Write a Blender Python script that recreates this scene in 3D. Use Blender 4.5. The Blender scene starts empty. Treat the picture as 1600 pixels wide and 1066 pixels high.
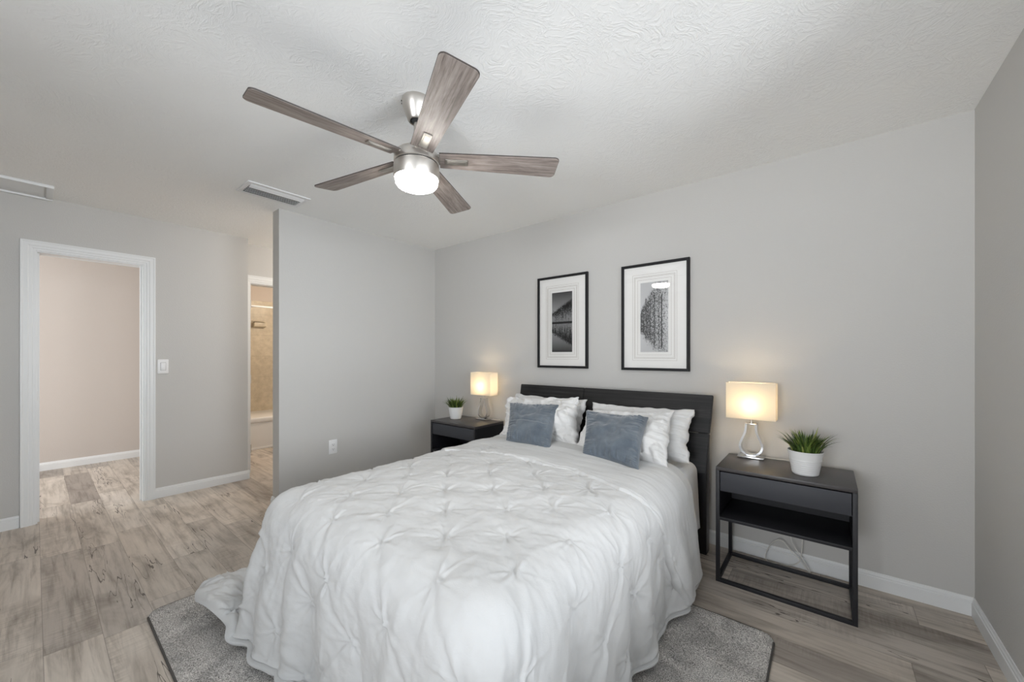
import bpy, bmesh, math, random
import numpy as np
from mathutils import Vector, Matrix

S = bpy.context.scene
COL = S.collection
PI = math.pi

# ------------------------------------------------------------------ camera
cam_data = bpy.data.cameras.new('camera')
cam_data.sensor_width = 36.0
cam_data.lens = 605.57 / 1600 * 36.0
cam_data.shift_y = 21.8 / 1600
cam_data.clip_start = 0.02
cam = bpy.data.objects.new('camera', cam_data)
cam.location = (0, 0, 1.257)
cam.rotation_euler = (PI / 2, 0, 0.68128)
COL.objects.link(cam)
S.camera = cam

# ------------------------------------------------------------------ world, daylight, exposure
S.view_settings.view_transform = 'Standard'
S.view_settings.look = 'None'
S.view_settings.gamma = 1.0
S.view_settings.use_curve_mapping = False
S.view_settings.exposure = 1.27
S.cycles.use_denoising = True
S.cycles.max_bounces = 10
S.cycles.diffuse_bounces = 6
S.cycles.sample_clamp_indirect = 6.0

W = bpy.data.worlds.new('sky')
S.world = W
W.use_nodes = True
W.node_tree.nodes['Background'].inputs[0].default_value = (0.75, 0.87, 1.0, 1)
W.node_tree.nodes['Background'].inputs[1].default_value = 1.0


def area(name, loc, rot, sx, sy, power, color):
    l = bpy.data.lights.new(name, 'AREA')
    l.shape = 'RECTANGLE'
    l.size, l.size_y, l.energy, l.color = sx, sy, power, color
    o = bpy.data.objects.new(name, l)
    o.location, o.rotation_euler = loc, rot
    COL.objects.link(o)
    return o


def point(name, loc, power, color, r=0.03):
    l = bpy.data.lights.new(name, 'POINT')
    l.energy, l.color, l.shadow_soft_size = power, color, r
    o = bpy.data.objects.new(name, l)
    o.location = loc
    COL.objects.link(o)
    return o


# daylight entering through the two bedroom windows beside and behind the camera, plus an added near fill
area('window_daylight_rear', (-0.45, -4.60, 0.95), (math.radians(94), 0, 0), 3.0, 2.2, 185, (0.95, 0.97, 1.0))
area('window_daylight_side', (3.60, -1.00, 1.45), (math.radians(90), 0, PI / 2), 3.0, 2.2, 66, (0.92, 0.96, 1.0))
area('added_fill_near', (2.60, 1.35, 1.20), (math.radians(93), 0, PI / 2), 1.3, 1.5, 55, (0.95, 0.97, 1.0))  # fill lamp added to brighten the bed's right side and the floor there
# hall opens to a bright living room, bathroom has its own vanity light
area('hall_daylight', (-5.75, -1.75, 1.25), (PI / 2, 0, 0), 1.4, 1.7, 14, (1.0, 0.95, 0.89))
point('bathroom_ceiling_light', (-5.3, 2.45, 2.0), 9, (1.0, 0.86, 0.70), 0.1)
point('passage_ceiling_light', (-4.1, 2.35, 2.25), 8, (1.0, 0.93, 0.85), 0.1)

# ------------------------------------------------------------------ materials
def mat(name, color=(0.8, 0.8, 0.8), rough=0.6, metal=0.0, spec=0.5):
    m = bpy.data.materials.new(name)
    m.use_nodes = True
    b = m.node_tree.nodes['Principled BSDF']
    b.inputs['Base Color'].default_value = (*color, 1)
    b.inputs['Roughness'].default_value = rough
    b.inputs['Metallic'].default_value = metal
    b.inputs['Specular IOR Level'].default_value = spec
    return m


class NT:
    """small helper for building node trees"""
    def __init__(self, m):
        self.m = m
        self.t = m.node_tree
        self.b = self.t.nodes['Principled BSDF']

    def n(self, kind, **kw):
        nd = self.t.nodes.new(kind)
        for k, v in kw.items():
            setattr(nd, k, v)
        return nd

    def link(self, a, b):
        self.t.links.new(a, b)

    def put(self, sock, v):
        if isinstance(v, (int, float)):
            sock.default_value = v
        elif isinstance(v, tuple):
            sock.default_value = v
        else:
            self.link(v, sock)

    def math(self, op, a, b=None, c=None, clamp=False):
        nd = self.n('ShaderNodeMath', operation=op, use_clamp=clamp)
        self.put(nd.inputs[0], a)
        if b is not None:
            self.put(nd.inputs[1], b)
        if c is not None:
            self.put(nd.inputs[2], c)
        return nd.outputs[0]

    def coord(self, which='Object'):
        return self.n('ShaderNodeTexCoord').outputs[which]

    def mapping(self, vec, scale=(1, 1, 1), loc=(0, 0, 0), rot=(0, 0, 0)):
        nd = self.n('ShaderNodeMapping')
        self.link(vec, nd.inputs[0])
        nd.inputs['Scale'].default_value = scale
        nd.inputs['Location'].default_value = loc
        nd.inputs['Rotation'].default_value = rot
        return nd.outputs[0]

    def noise(self, vec, scale, detail=3.0, rough=0.5, dist=0.0):
        nd = self.n('ShaderNodeTexNoise')
        self.link(vec, nd.inputs['Vector'])
        nd.inputs['Scale'].default_value = scale
        nd.inputs['Detail'].default_value = detail
        nd.inputs['Roughness'].default_value = rough
        nd.inputs['Distortion'].default_value = dist
        return nd.outputs[0]

    def ramp(self, fac, stops):
        nd = self.n('ShaderNodeValToRGB')
        self.link(fac, nd.inputs[0])
        e = nd.color_ramp.elements
        while len(e) < len(stops):
            e.new(0.5)
        for el, (p, c) in zip(e, stops):
            el.position = p
            el.color = (*c, 1) if len(c) == 3 else c
        return nd.outputs[0]

    def mix(self, fac, a, b, blend='MIX'):
        nd = self.n('ShaderNodeMix', data_type='RGBA', blend_type=blend)
        self.put(nd.inputs[0], fac)
        self.put(nd.inputs[6], (*a, 1) if isinstance(a, tuple) and len(a) == 3 else a)
        self.put(nd.inputs[7], (*b, 1) if isinstance(b, tuple) and len(b) == 3 else b)
        return nd.outputs[2]

    def bump(self, h, strength, dist=0.01):
        nd = self.n('ShaderNodeBump')
        nd.inputs['Strength'].default_value = strength
        nd.inputs['Distance'].default_value = dist
        self.link(h, nd.inputs['Height'])
        self.link(nd.outputs[0], self.b.inputs['Normal'])
        return nd


def wall_mat(name, color):
    m = mat(name, color, 0.75, 0, 0.3)
    t = NT(m)
    c = t.coord()
    t.bump(t.noise(c, 140, 2, 0.5), 0.25, 0.003)
    return m


M = {}
M['wall'] = wall_mat('wall_paint_grey', (0.55, 0.54, 0.52))
M['hall_wall'] = wall_mat('hall_paint_beige', (0.56, 0.51, 0.47))
M['bath_wall'] = wall_mat('bath_paint_beige', (0.62, 0.55, 0.49))
M['trim'] = mat('trim_paint_white', (0.76, 0.77, 0.77), 0.4)
M['plastic'] = mat('plastic_white', (0.8, 0.8, 0.8), 0.35)
M['dark_hole'] = mat('slot_dark', (0.02, 0.02, 0.02), 0.8)

# ceiling: hand-trowelled plaster
m = mat('ceiling_plaster', (0.90, 0.90, 0.885), 0.85, 0, 0.2)
t = NT(m)
c = t.coord()
warp = t.n('ShaderNodeVectorMath', operation='ADD')
t.link(c, warp.inputs[0])
wn = t.n('ShaderNodeTexNoise')
t.link(c, wn.inputs['Vector'])
wn.inputs['Scale'].default_value = 3.5
ws = t.n('ShaderNodeVectorMath', operation='SCALE')
t.link(wn.outputs[1], ws.inputs[0])
ws.inputs['Scale'].default_value = 0.55
t.link(ws.outputs[0], warp.inputs[1])
st = t.noise(t.mapping(warp.outputs[0], (1, 0.28, 1)), 60, 3, 0.6, 0.8)
st2 = t.noise(t.mapping(warp.outputs[0], (0.3, 1, 1), rot=(0, 0, 0.6)), 55, 3, 0.6, 0.8)
sel = t.ramp(t.noise(c, 3.0, 2), [(0.42, (0, 0, 0)), (0.58, (1, 1, 1))])
ridges = t.mix(sel, st, st2)
ridg = t.ramp(ridges, [(0.45, (0, 0, 0)), (0.62, (1, 1, 1))])
patch = t.ramp(t.noise(c, 2.2, 3), [(0.35, (0.15, 0.15, 0.15)), (0.65, (1, 1, 1))])
hh = t.mix(1.0, ridg, patch, 'MULTIPLY')
t.bump(hh, 0.33, 0.006)
M['ceiling'] = m

# floor: grey-brown vinyl planks running along x
m = mat('vinyl_plank', (0.4, 0.35, 0.3), 0.42, 0, 0.35)
t = NT(m)
c = t.coord()
sx = t.n('ShaderNodeSeparateXYZ')
t.link(c, sx.inputs[0])
X, Y = sx.outputs[0], sx.outputs[1]
yy = t.math('DIVIDE', t.math('SUBTRACT', Y, 0.0245), 0.1715)
row = t.math('FLOOR', yy)
fy = t.math('SUBTRACT', yy, row)
rn = t.n('ShaderNodeTexWhiteNoise', noise_dimensions='1D')
t.link(row, rn.inputs['W'])
xx = t.math('ADD', t.math('DIVIDE', X, 1.22), t.math('MULTIPLY', rn.outputs[0], 7.0))
colm = t.math('FLOOR', xx)
fx = t.math('SUBTRACT', xx, colm)
cv = t.n('ShaderNodeCombineXYZ')
t.link(row, cv.inputs[0])
t.link(colm, cv.inputs[1])
idn = t.n('ShaderNodeTexWhiteNoise', noise_dimensions='2D')
t.link(cv.outputs[0], idn.inputs['Vector'])
pid = idn.outputs[0]
off = t.n('ShaderNodeVectorMath', operation='SCALE')
t.link(idn.outputs[1], off.inputs[0])
off.inputs['Scale'].default_value = 37.0
pc = t.n('ShaderNodeVectorMath', operation='ADD')
t.link(c, pc.inputs[0])
t.link(off.outputs[0], pc.inputs[1])
pv = pc.outputs[0]
base = t.ramp(pid, [(0.0, (0.33, 0.290, 0.255)), (0.25, (0.48, 0.43, 0.38)), (0.55, (0.575, 0.515, 0.450)),
                    (0.8, (0.50, 0.442, 0.382)), (1.0, (0.635, 0.575, 0.51))])
grain = t.noise(t.mapping(pv, (2.2, 34, 1)), 1.0, 6, 0.65, 0.4)
g1 = t.ramp(grain, [(0.3, (0.62, 0.60, 0.58)), (0.5, (1, 1, 1)), (0.75, (1.16, 1.16, 1.16))])
col = t.mix(1.0, base, g1, 'MULTIPLY')
blotch = t.noise(t.mapping(pv, (2.2, 7, 1)), 1.0, 4, 0.6, 0.6)
g2 = t.ramp(blotch, [(0.3, (0.62, 0.60, 0.58)), (0.5, (1, 1, 1)), (0.7, (1.12, 1.12, 1.12))])
col = t.mix(1.0, col, g2, 'MULTIPLY')
# rough-sawn cross marks in patches
saw = t.noise(t.mapping(pv, (120, 8, 1)), 1.0, 2, 0.5)
sawp = t.ramp(t.noise(t.mapping(pv, (1.6, 5, 1)), 1.0, 2), [(0.5, (0, 0, 0)), (0.64, (1, 1, 1))])
sawc = t.ramp(saw, [(0.35, (0.86, 0.85, 0.84)), (0.6, (1.08, 1.08, 1.08))])
col = t.mix(sawp, col, t.mix(1.0, col, sawc, 'MULTIPLY'))
# dark checks along the grain
ck = t.noise(t.mapping(pv, (2.4, 26, 1)), 1.0, 2.0, 0.5, 0.35)
ckl = t.math('LESS_THAN', t.math('ABSOLUTE', t.math('SUBTRACT', ck, 0.5)), 0.010)
ckm = t.math('GREATER_THAN', t.noise(t.mapping(pv, (1.3, 4.5, 1), loc=(5, 3, 0)), 1.0, 1), 0.57)
ckf = t.math('MULTIPLY', t.math('MULTIPLY', ckl, ckm), 0.85)
col = t.mix(ckf, col, (0.07, 0.055, 0.045))
# plank joints
jy = t.math('LESS_THAN', t.math('MINIMUM', fy, t.math('SUBTRACT', 1.0, fy)), 0.007)
jx = t.math('LESS_THAN', t.math('MINIMUM', fx, t.math('SUBTRACT', 1.0, fx)), 0.0012)
jn = t.math('MULTIPLY', t.math('MAXIMUM', jy, jx), 0.5)
col = t.mix(jn, col, (0.12, 0.10, 0.085))
t.link(col, t.b.inputs['Base Color'])
t.bump(grain, 0.12, 0.003)
M['floor'] = m

# bath tiles
m = mat('travertine_tile', (0.6, 0.5, 0.36), 0.35)
t = NT(m)
c = t.coord()
br = t.n('ShaderNodeTexBrick')
t.link(t.mapping(c, (1, 1, 1), rot=(PI / 2, 0, PI / 2)), br.inputs['Vector'])
br.inputs['Color1'].default_value = (0.62, 0.545, 0.42, 1)
br.inputs['Color2'].default_value = (0.54, 0.465, 0.345, 1)
br.inputs['Mortar'].default_value = (0.50, 0.43, 0.32, 1)
br.inputs['Scale'].default_value = 1.0
br.inputs['Mortar Size'].default_value = 0.004
br.inputs['Brick Width'].default_value = 0.31
br.inputs['Row Height'].default_value = 0.155
tn = t.ramp(t.noise(c, 14, 5, 0.65), [(0.3, (0.82, 0.8, 0.76)), (0.7, (1.12, 1.12, 1.12))])
t.link(t.mix(1.0, br.outputs[0], tn, 'MULTIPLY'), t.b.inputs['Base Color'])
M['tile'] = m
M['porcelain'] = mat('tub_enamel', (0.86, 0.85, 0.83), 0.18)

# fan
m = mat('brushed_nickel', (0.60, 0.57, 0.53), 0.36, 1.0)
M['nickel'] = m
m = mat('fan_wood', (0.4, 0.33, 0.29), 0.5)
t = NT(m)
c = t.coord()
g = t.noise(t.mapping(c, (5, 95, 3)), 1.0, 6, 0.7, 0.6)
k = t.noise(t.mapping(c, (5, 14, 3)), 1.0, 3, 0.6, 1.2)
cc = t.ramp(g, [(0.3, (0.11, 0.085, 0.075)), (0.5, (0.29, 0.245, 0.22)), (0.7, (0.41, 0.355, 0.325))])
kk = t.ramp(k, [(0.35, (0.75, 0.73, 0.72)), (0.6, (1.05, 1.05, 1.05))])
t.link(t.mix(1.0, cc, kk, 'MULTIPLY'), t.b.inputs['Base Color'])
M['fan_wood'] = m
M['satin_nickel'] = mat('satin_nickel', (0.40, 0.375, 0.34), 0.5, 1.0)
M['blade_edge'] = mat('blade_edge_dark', (0.05, 0.04, 0.035), 0.5)

m = bpy.data.materials.new('lit_glass')
m.use_nodes = True
b = m.node_tree.nodes['Principled BSDF']
b.inputs['Base Color'].default_value = (0.9, 0.9, 0.9, 1)
b.inputs['Emission Color'].default_value = (1.0, 0.97, 0.92, 1)
b.inputs['Emission Strength'].default_value = 24.0
M['lit_glass'] = m

# lamp
M['chrome'] = mat('chrome', (0.72, 0.72, 0.72), 0.16, 1.0)
m = bpy.data.materials.new('lamp_shade_cloth')
m.use_nodes = True
nt = m.node_tree
nt.nodes.remove(nt.nodes['Principled BSDF'])
out = nt.nodes['Material Output']
tr = nt.nodes.new('ShaderNodeBsdfTranslucent')
tr.inputs[0].default_value = (0.93, 0.88, 0.78, 1)
df = nt.nodes.new('ShaderNodeBsdfDiffuse')
df.inputs[0].default_value = (0.85, 0.83, 0.78, 1)
mx = nt.nodes.new('ShaderNodeMixShader')
mx.inputs[0].default_value = 0.5
nt.links.new(df.outputs[0], mx.inputs[1])
nt.links.new(tr.outputs[0], mx.inputs[2])
nt.links.new(mx.outputs[0], out.inputs[0])
M['shade'] = m
m = mat('lit_bulb', (0.9, 0.9, 0.9))
b = m.node_tree.nodes['Principled BSDF']
b.inputs['Emission Color'].default_value = (1.0, 0.78, 0.48, 1)
b.inputs['Emission Strength'].default_value = 12.0
M['bulb'] = m
M['cord'] = mat('cord_white', (0.75, 0.73, 0.68), 0.5)

# furniture
m = mat('black_stained_wood', (0.028, 0.027, 0.028), 0.5, 0, 0.3)
t = NT(m)
c = t.coord()
g = t.noise(t.mapping(c, (2, 30, 60)), 1.0, 5, 0.65, 0.3)
t.link(t.ramp(g, [(0.35, (0.008, 0.008, 0.008)), (0.6, (0.020, 0.019, 0.019)), (0.8, (0.06, 0.056, 0.055))]), t.b.inputs['Base Color'])
t.bump(g, 0.25, 0.002)
M['black_wood'] = m
M['black_post'] = mat('black_painted_leg', (0.014, 0.014, 0.016), 0.4)
M['anthracite'] = mat('anthracite_steel', (0.016, 0.016, 0.019), 0.5, 0, 0.4)
m = mat('anthracite_top', (0.055, 0.050, 0.050), 0.38, 0, 0.5)
M['anthracite_top'] = m
M['drawer'] = mat('anthracite_drawer', (0.045, 0.047, 0.055), 0.55, 0, 0.4)
M['pine'] = mat('brown_wood', (0.23, 0.12, 0.055), 0.55)
M['frame_black'] = mat('picture_frame_black', (0.008, 0.008, 0.009), 0.5, 0, 0.3)


def cloth(name, color, wscale=900.0, strength=0.12, rough=0.9, sheen=0.15):
    m = mat(name, color, rough, 0, 0.15)
    b = m.node_tree.nodes['Principled BSDF']
    b.inputs['Sheen Weight'].default_value = sheen
    t = NT(m)
    t.bump(t.noise(t.coord(), wscale, 2, 0.5), strength, 0.001)
    return m


M['duvet'] = cloth('duvet_cotton_white', (0.585, 0.585, 0.58))
t = NT(M['duvet'])
cc = t.coord()
fine = t.noise(t.mapping(cc, (1, 1, 1.6)), 55, 5, 0.65, 1.2)
weave = t.noise(cc, 900, 2, 0.5)
t.bump(t.math('ADD', fine, t.math('MULTIPLY', weave, 0.12)), 0.16, 0.006)
M['sham'] = cloth('sham_cotton_white', (0.67, 0.665, 0.655))
M['sheet'] = cloth('sheet_white', (0.72, 0.73, 0.75))
M['mattress'] = cloth('mattress_ticking', (0.75, 0.75, 0.75))
m = cloth('velvet_slate', (0.105, 0.125, 0.16), 500, 0.2, 0.75, 0.5)
t = NT(m)
c = t.coord('Object')
n1 = t.noise(c, 9, 4, 0.6, 0.8)
t.link(t.ramp(n1, [(0.3, (0.078, 0.098, 0.122)), (0.55, (0.118, 0.142, 0.168)), (0.75, (0.155, 0.178, 0.20))]), t.b.inputs['Base Color'])
M['velvet'] = m

# rug
m = mat('rug_pile_grey', (0.25, 0.24, 0.23), 1.0, 0, 0.0)
t = NT(m)
c = t.coord()
f = t.noise(c, 230, 2, 0.7)
pch = t.noise(c, 6, 4, 0.6, 0.7)
cc = t.ramp(f, [(0.34, (0.20, 0.190, 0.178)), (0.5, (0.57, 0.543, 0.513)), (0.66, (0.93, 0.895, 0.86))])
pp = t.ramp(pch, [(0.35, (0.74, 0.74, 0.74)), (0.62, (1.15, 1.15, 1.15))])
t.link(t.mix(1.0, cc, pp, 'MULTIPLY'), t.b.inputs['Base Color'])
t.bump(f, 0.8, 0.01)
M['rug'] = m
M['rug_edge'] = mat('rug_binding', (0.09, 0.083, 0.078), 0.95)

# plants
M['pot'] = mat('pot_ceramic_white', (0.80, 0.80, 0.79), 0.3)
M['soil'] = mat('plant_soil', (0.03, 0.022, 0.015), 0.95)
m = mat('grass_leaf', (0.10, 0.17, 0.03), 0.5)
t = NT(m)
oi = t.n('ShaderNodeNewGeometry')
rnd = oi.outputs['Random Per Island']
t.link(t.ramp(rnd, [(0.0, (0.025, 0.055, 0.012)), (0.4, (0.07, 0.125, 0.022)), (0.75, (0.16, 0.235, 0.045)), (1.0, (0.30, 0.32, 0.09))]), t.b.inputs['Base Color'])
M['leaf'] = m

# pictures
M['mat_board'] = mat('mat_board', (0.90, 0.89, 0.865), 0.8)
M['bevel_line'] = mat('mat_bevel_line', (0.36, 0.31, 0.26), 0.8)
m = bpy.data.materials.new('picture_glass')
m.use_nodes = True
nt = m.node_tree
nt.nodes.remove(nt.nodes['Principled BSDF'])
out = nt.nodes['Material Output']
tp = nt.nodes.new('ShaderNodeBsdfTransparent')
gl = nt.nodes.new('ShaderNodeBsdfGlossy')
gl.inputs['Roughness'].default_value = 0.0
fr = nt.nodes.new('ShaderNodeFresnel')
fr.inputs[0].default_value = 1.5
mx = nt.nodes.new('ShaderNodeMixShader')
nt.links.new(fr.outputs[0], mx.inputs[0])
nt.links.new(tp.outputs[0], mx.inputs[1])
nt.links.new(gl.outputs[0], mx.inputs[2])
nt.links.new(mx.outputs[0], out.inputs[0])
M['glass'] = m


def print_mat(name, kind):
    """black-and-white tree photograph; object coords: x 0..0.2, z 0..0.51"""
    m = mat(name, (0.5, 0.5, 0.5), 0.7, 0, 0.1)
    t = NT(m)
    c = t.coord()
    s = t.n('ShaderNodeSeparateXYZ')
    t.link(c, s.inputs[0])
    u = t.math('DIVIDE', s.outputs[0], 0.2)
    v = t.math('DIVIDE', s.outputs[2], 0.511)
    if kind == 'lake':
        a = t.math('ABSOLUTE', t.math('SUBTRACT', v, 0.49))
        hgt = t.math('ADD', t.math('MULTIPLY', u, 0.22), 0.165)
        rag = t.math('MULTIPLY', t.math('SUBTRACT', t.noise(t.mapping(c, (190, 1, 60)), 1.0, 4, 0.7), 0.5), 0.26)
        inside = t.math('LESS_THAN', a, t.math('ADD', hgt, rag))
        stems = t.noise(t.mapping(c, (170, 1, 9)), 1.0, 3, 0.6)
        leaves = t.noise(c, 120, 4, 0.75)
        rel = t.math('DIVIDE', a, hgt)
        thr = t.math('ADD', t.math('MULTIPLY', rel, 0.15), 0.43)
        dk = t.math('LESS_THAN', t.math('ADD', t.math('MULTIPLY', stems, 0.5), t.math('MULTIPLY', leaves, 0.5)), thr)
        tree = t.math('MULTIPLY', inside, t.math('ADD', t.math('MULTIPLY', dk, 0.60), 0.37))
        shore = t.math('LESS_THAN', a, 0.018)
        dark = t.math('MAXIMUM', tree, t.math('MULTIPLY', shore, 0.97))
        sky = t.ramp(v, [(0.0, (0.05, 0.05, 0.05)), (0.16, (0.22, 0.22, 0.22)), (0.4, (0.42, 0.42, 0.42)), (0.6, (0.45, 0.45, 0.45)), (1.0, (0.07, 0.07, 0.07))])
        t.link(t.mix(dark, sky, (0.012, 0.012, 0.012)), t.b.inputs['Base Color'])
    else:
        # tall bare trees in mist, denser and shorter on the left
        top = t.math('ADD', t.math('MULTIPLY', u, 0.62), 0.60)
        bot = t.math('SUBTRACT', 0.27, t.math('MULTIPLY', u, 0.40))
        rag = t.math('MULTIPLY', t.math('SUBTRACT', t.noise(t.mapping(c, (150, 1, 22)), 1.0, 4, 0.7), 0.5), 0.55)
        ins = t.math('MULTIPLY', t.math('LESS_THAN', v, t.math('ADD', top, rag)), t.math('GREATER_THAN', v, t.math('ADD', bot, rag)))
        tw = t.noise(t.mapping(c, (1.3, 1, 0.8)), 110, 4, 0.8, 0.8)
        thr = t.math('SUBTRACT', 0.575, t.math('MULTIPLY', u, 0.135))
        dk = t.math('MULTIPLY', t.math('MULTIPLY', t.math('LESS_THAN', tw, thr), ins), 0.88)
        trunk = None
        for (p, wd) in ((0.36, 0.012), (0.5, 0.012), (0.53, 0.008), (0.68, 0.012), (0.77, 0.022), (0.22, 0.010), (0.12, 0.010), (0.29, 0.008)):
            q = t.math('LESS_THAN', t.math('ABSOLUTE', t.math('SUBTRACT', t.math('ADD', u, t.math('MULTIPLY', t.math('SUBTRACT', t.noise(t.mapping(c, (1, 1, 1)), 40, 2), 0.5), 0.09)), p)), wd)
            trunk = q if trunk is None else t.math('MAXIMUM', trunk, q)
        zr = t.math('MULTIPLY', t.math('LESS_THAN', v, 0.82), t.math('GREATER_THAN', v, 0.05))
        dark = t.math('MAXIMUM', dk, t.math('MULTIPLY', t.math('MULTIPLY', trunk, ins), t.math('MULTIPLY', zr, 0.85)))
        sky = t.ramp(v, [(0.0, (0.60, 0.60, 0.60)), (0.5, (0.72, 0.72, 0.72)), (1.0, (0.58, 0.58, 0.58))])
        t.link(t.mix(dark, sky, (0.03, 0.03, 0.03)), t.b.inputs['Base Color'])
    return m


M['print_lake'] = print_mat('print_lake_trees', 'lake')
M['print_mist'] = print_mat('print_misty_trees', 'mist')

# ------------------------------------------------------------------ mesh helpers
class MB:
    def __init__(self):
        self.bm = bmesh.new()

    def box(self, x0, x1, y0, y1, z0, z1, bev=0.0, seg=2, mtx=None):
        r = bmesh.ops.create_cube(self.bm, size=1.0)
        vs = r['verts']
        bmesh.ops.scale(self.bm, vec=(abs(x1 - x0), abs(y1 - y0), abs(z1 - z0)), verts=vs)
        bmesh.ops.translate(self.bm, vec=((x0 + x1) / 2, (y0 + y1) / 2, (z0 + z1) / 2), verts=vs)
        if bev > 0:
            es = list({e for v in vs for e in v.link_edges})
            r = bmesh.ops.bevel(self.bm, geom=es, offset=bev, segments=seg, affect='EDGES', profile=0.5)
            vs = list({v for f in r['faces'] for v in f.verts} | {v for v in vs if v.is_valid})
        if mtx is not None:
            bmesh.ops.transform(self.bm, matrix=mtx, verts=vs)
        return self

    def lathe(self, prof, cx=0, cy=0, seg=48, close=False):
        """prof: list of (r, z)"""
        rings = []
        for r, z in prof:
            if r < 1e-6:
                rings.append([self.bm.verts.new((cx, cy, z))])
            else:
                rings.append([self.bm.verts.new((cx + r * math.cos(2 * PI * i / seg), cy + r * math.sin(2 * PI * i / seg), z)) for i in range(seg)])
        for a, b in zip(rings, rings[1:]):
            for i in range(seg):
                j = (i + 1) % seg
                if len(a) == 1 and len(b) == 1:
                    continue
                if len(a) == 1:
                    self.bm.faces.new((a[0], b[j], b[i]))
                elif len(b) == 1:
                    self.bm.faces.new((a[i], a[j], b[0]))
                else:
                    self.bm.faces.new((a[i], a[j], b[j], b[i]))
        return self

    def tube(self, pts, r, seg=10, caps=True):
        pts = [Vector(p) for p in pts]
        rings = []
        up = Vector((0, 0, 1))
        for i, p in enumerate(pts):
            d = (pts[min(i + 1, len(pts) - 1)] - pts[max(i - 1, 0)]).normalized()
            if abs(d.dot(up)) > 0.98:
                a = Vector((1, 0, 0))
            else:
                a = up
            x = d.cross(a).normalized()
            y = d.cross(x).normalized()
            rings.append([self.bm.verts.new(p + x * r * math.cos(2 * PI * k / seg) + y * r * math.sin(2 * PI * k / seg)) for k in range(seg)])
        for a, b in zip(rings, rings[1:]):
            for k in range(seg):
                j = (k + 1) % seg
                self.bm.faces.new((a[k], a[j], b[j], b[k]))
        if caps:
            self.bm.faces.new(rings[0][::-1])
            self.bm.faces.new(rings[-1])
        return self

    def prism(self, pts2, axis, a0, a1, bev=0.0):
        """extrude a closed 2D outline along an axis ('x','y','z')"""
        def P(p, a):
            if axis == 'x':
                return (a, p[0], p[1])
            if axis == 'y':
                return (p[0], a, p[1])
            return (p[0], p[1], a)
        A = [self.bm.verts.new(P(p, a0)) for p in pts2]
        B = [self.bm.verts.new(P(p, a1)) for p in pts2]
        n = len(A)
        fs = [self.bm.faces.new(A[::-1]), self.bm.faces.new(B)]
        for i in range(n):
            j = (i + 1) % n
            fs.append(self.bm.faces.new((A[i], A[j], B[j], B[i])))
        if bev > 0:
            es = list({e for f in fs for e in f.edges})
            bmesh.ops.bevel(self.bm, geom=es, offset=bev, segments=2, affect='EDGES', profile=0.5)
        return self

    def build(self, name, material, parent=None, loc=(0, 0, 0), rotz=0.0, smooth=True, angle=35):
        bmesh.ops.recalc_face_normals(self.bm, faces=self.bm.faces)
        me = bpy.data.meshes.new(name)
        self.bm.to_mesh(me)
        self.bm.free()
        return link_mesh(name, me, material, parent, loc, rotz, smooth, angle)


def link_mesh(name, me, material, parent=None, loc=(0, 0, 0), rotz=0.0, smooth=True, angle=35):
    if material is not None:
        me.materials.append(material)
    if smooth:
        me.shade_smooth()
        if angle:
            me.set_sharp_from_angle(angle=math.radians(angle))
    o = bpy.data.objects.new(name, me)
    COL.objects.link(o)
    o.location = loc
    o.rotation_euler = (0, 0, rotz)
    if parent is not None:
        o.parent = parent
    return o


def thing(name, label, cat, loc=(0, 0, 0), rotz=0.0, group=None):
    o = bpy.data.objects.new(name, None)
    o.empty_display_size = 0.1
    COL.objects.link(o)
    o.location = loc
    o.rotation_euler = (0, 0, rotz)
    o['label'] = label
    o['category'] = cat
    if group:
        o['group'] = group
    return o


def tag(o, label, cat, group=None):
    o['label'] = label
    o['category'] = cat
    if group:
        o['group'] = group
    return o


def struct(o):
    o['kind'] = 'structure'
    return o


def dup(root, loc, label, rotz=0.0):
    r = root.copy()
    COL.objects.link(r)
    r.location = loc
    r.rotation_euler = (0, 0, rotz)
    r['label'] = label
    for ch in list(root.children):
        cpy = ch.copy()
        COL.objects.link(cpy)
        cpy.parent = r
        for g in list(ch.children):
            d = g.copy()
            COL.objects.link(d)
            d.parent = cpy
    return r


# ---- numpy noise
def vnoise(x, y, seed=0):
    """smooth value noise in 2D, range about -1..1"""
    xi = np.floor(x).astype(np.int64)
    yi = np.floor(y).astype(np.int64)
    xf = x - xi
    yf = y - yi
    u = xf * xf * xf * (xf * (xf * 6 - 15) + 10)
    v = yf * yf * yf * (yf * (yf * 6 - 15) + 10)

    def h(a, b):
        n = (a * 374761393 + b * 668265263 + seed * 974634777) & 0xffffffff
        n = ((n ^ (n >> 13)) * 1274126177) & 0xffffffff
        n = n ^ (n >> 16)
        return (n & 0xffff) / 32767.5 - 1.0
    a = h(xi, yi)
    b = h(xi + 1, yi)
    cc = h(xi, yi + 1)
    d = h(xi + 1, yi + 1)
    return (a * (1 - u) + b * u) * (1 - v) + (cc * (1 - u) + d * u) * v


def fbm(x, y, seed=0, oct=3):
    r = 0
    amp = 1.0
    for i in range(oct):
        r = r + amp * vnoise(x * 2 ** i, y * 2 ** i, seed + i * 17)
        amp *= 0.5
    return r


def sstep(a, b, x):
    t = np.clip((x - a) / (b - a), 0, 1)
    return t * t * (3 - 2 * t)


def grid_normals(P):
    du = np.gradient(P, axis=0)
    dv = np.gradient(P, axis=1)
    n = np.cross(du, dv)
    l = np.linalg.norm(n, axis=2, keepdims=True)
    return n / np.maximum(l, 1e-9)


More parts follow.
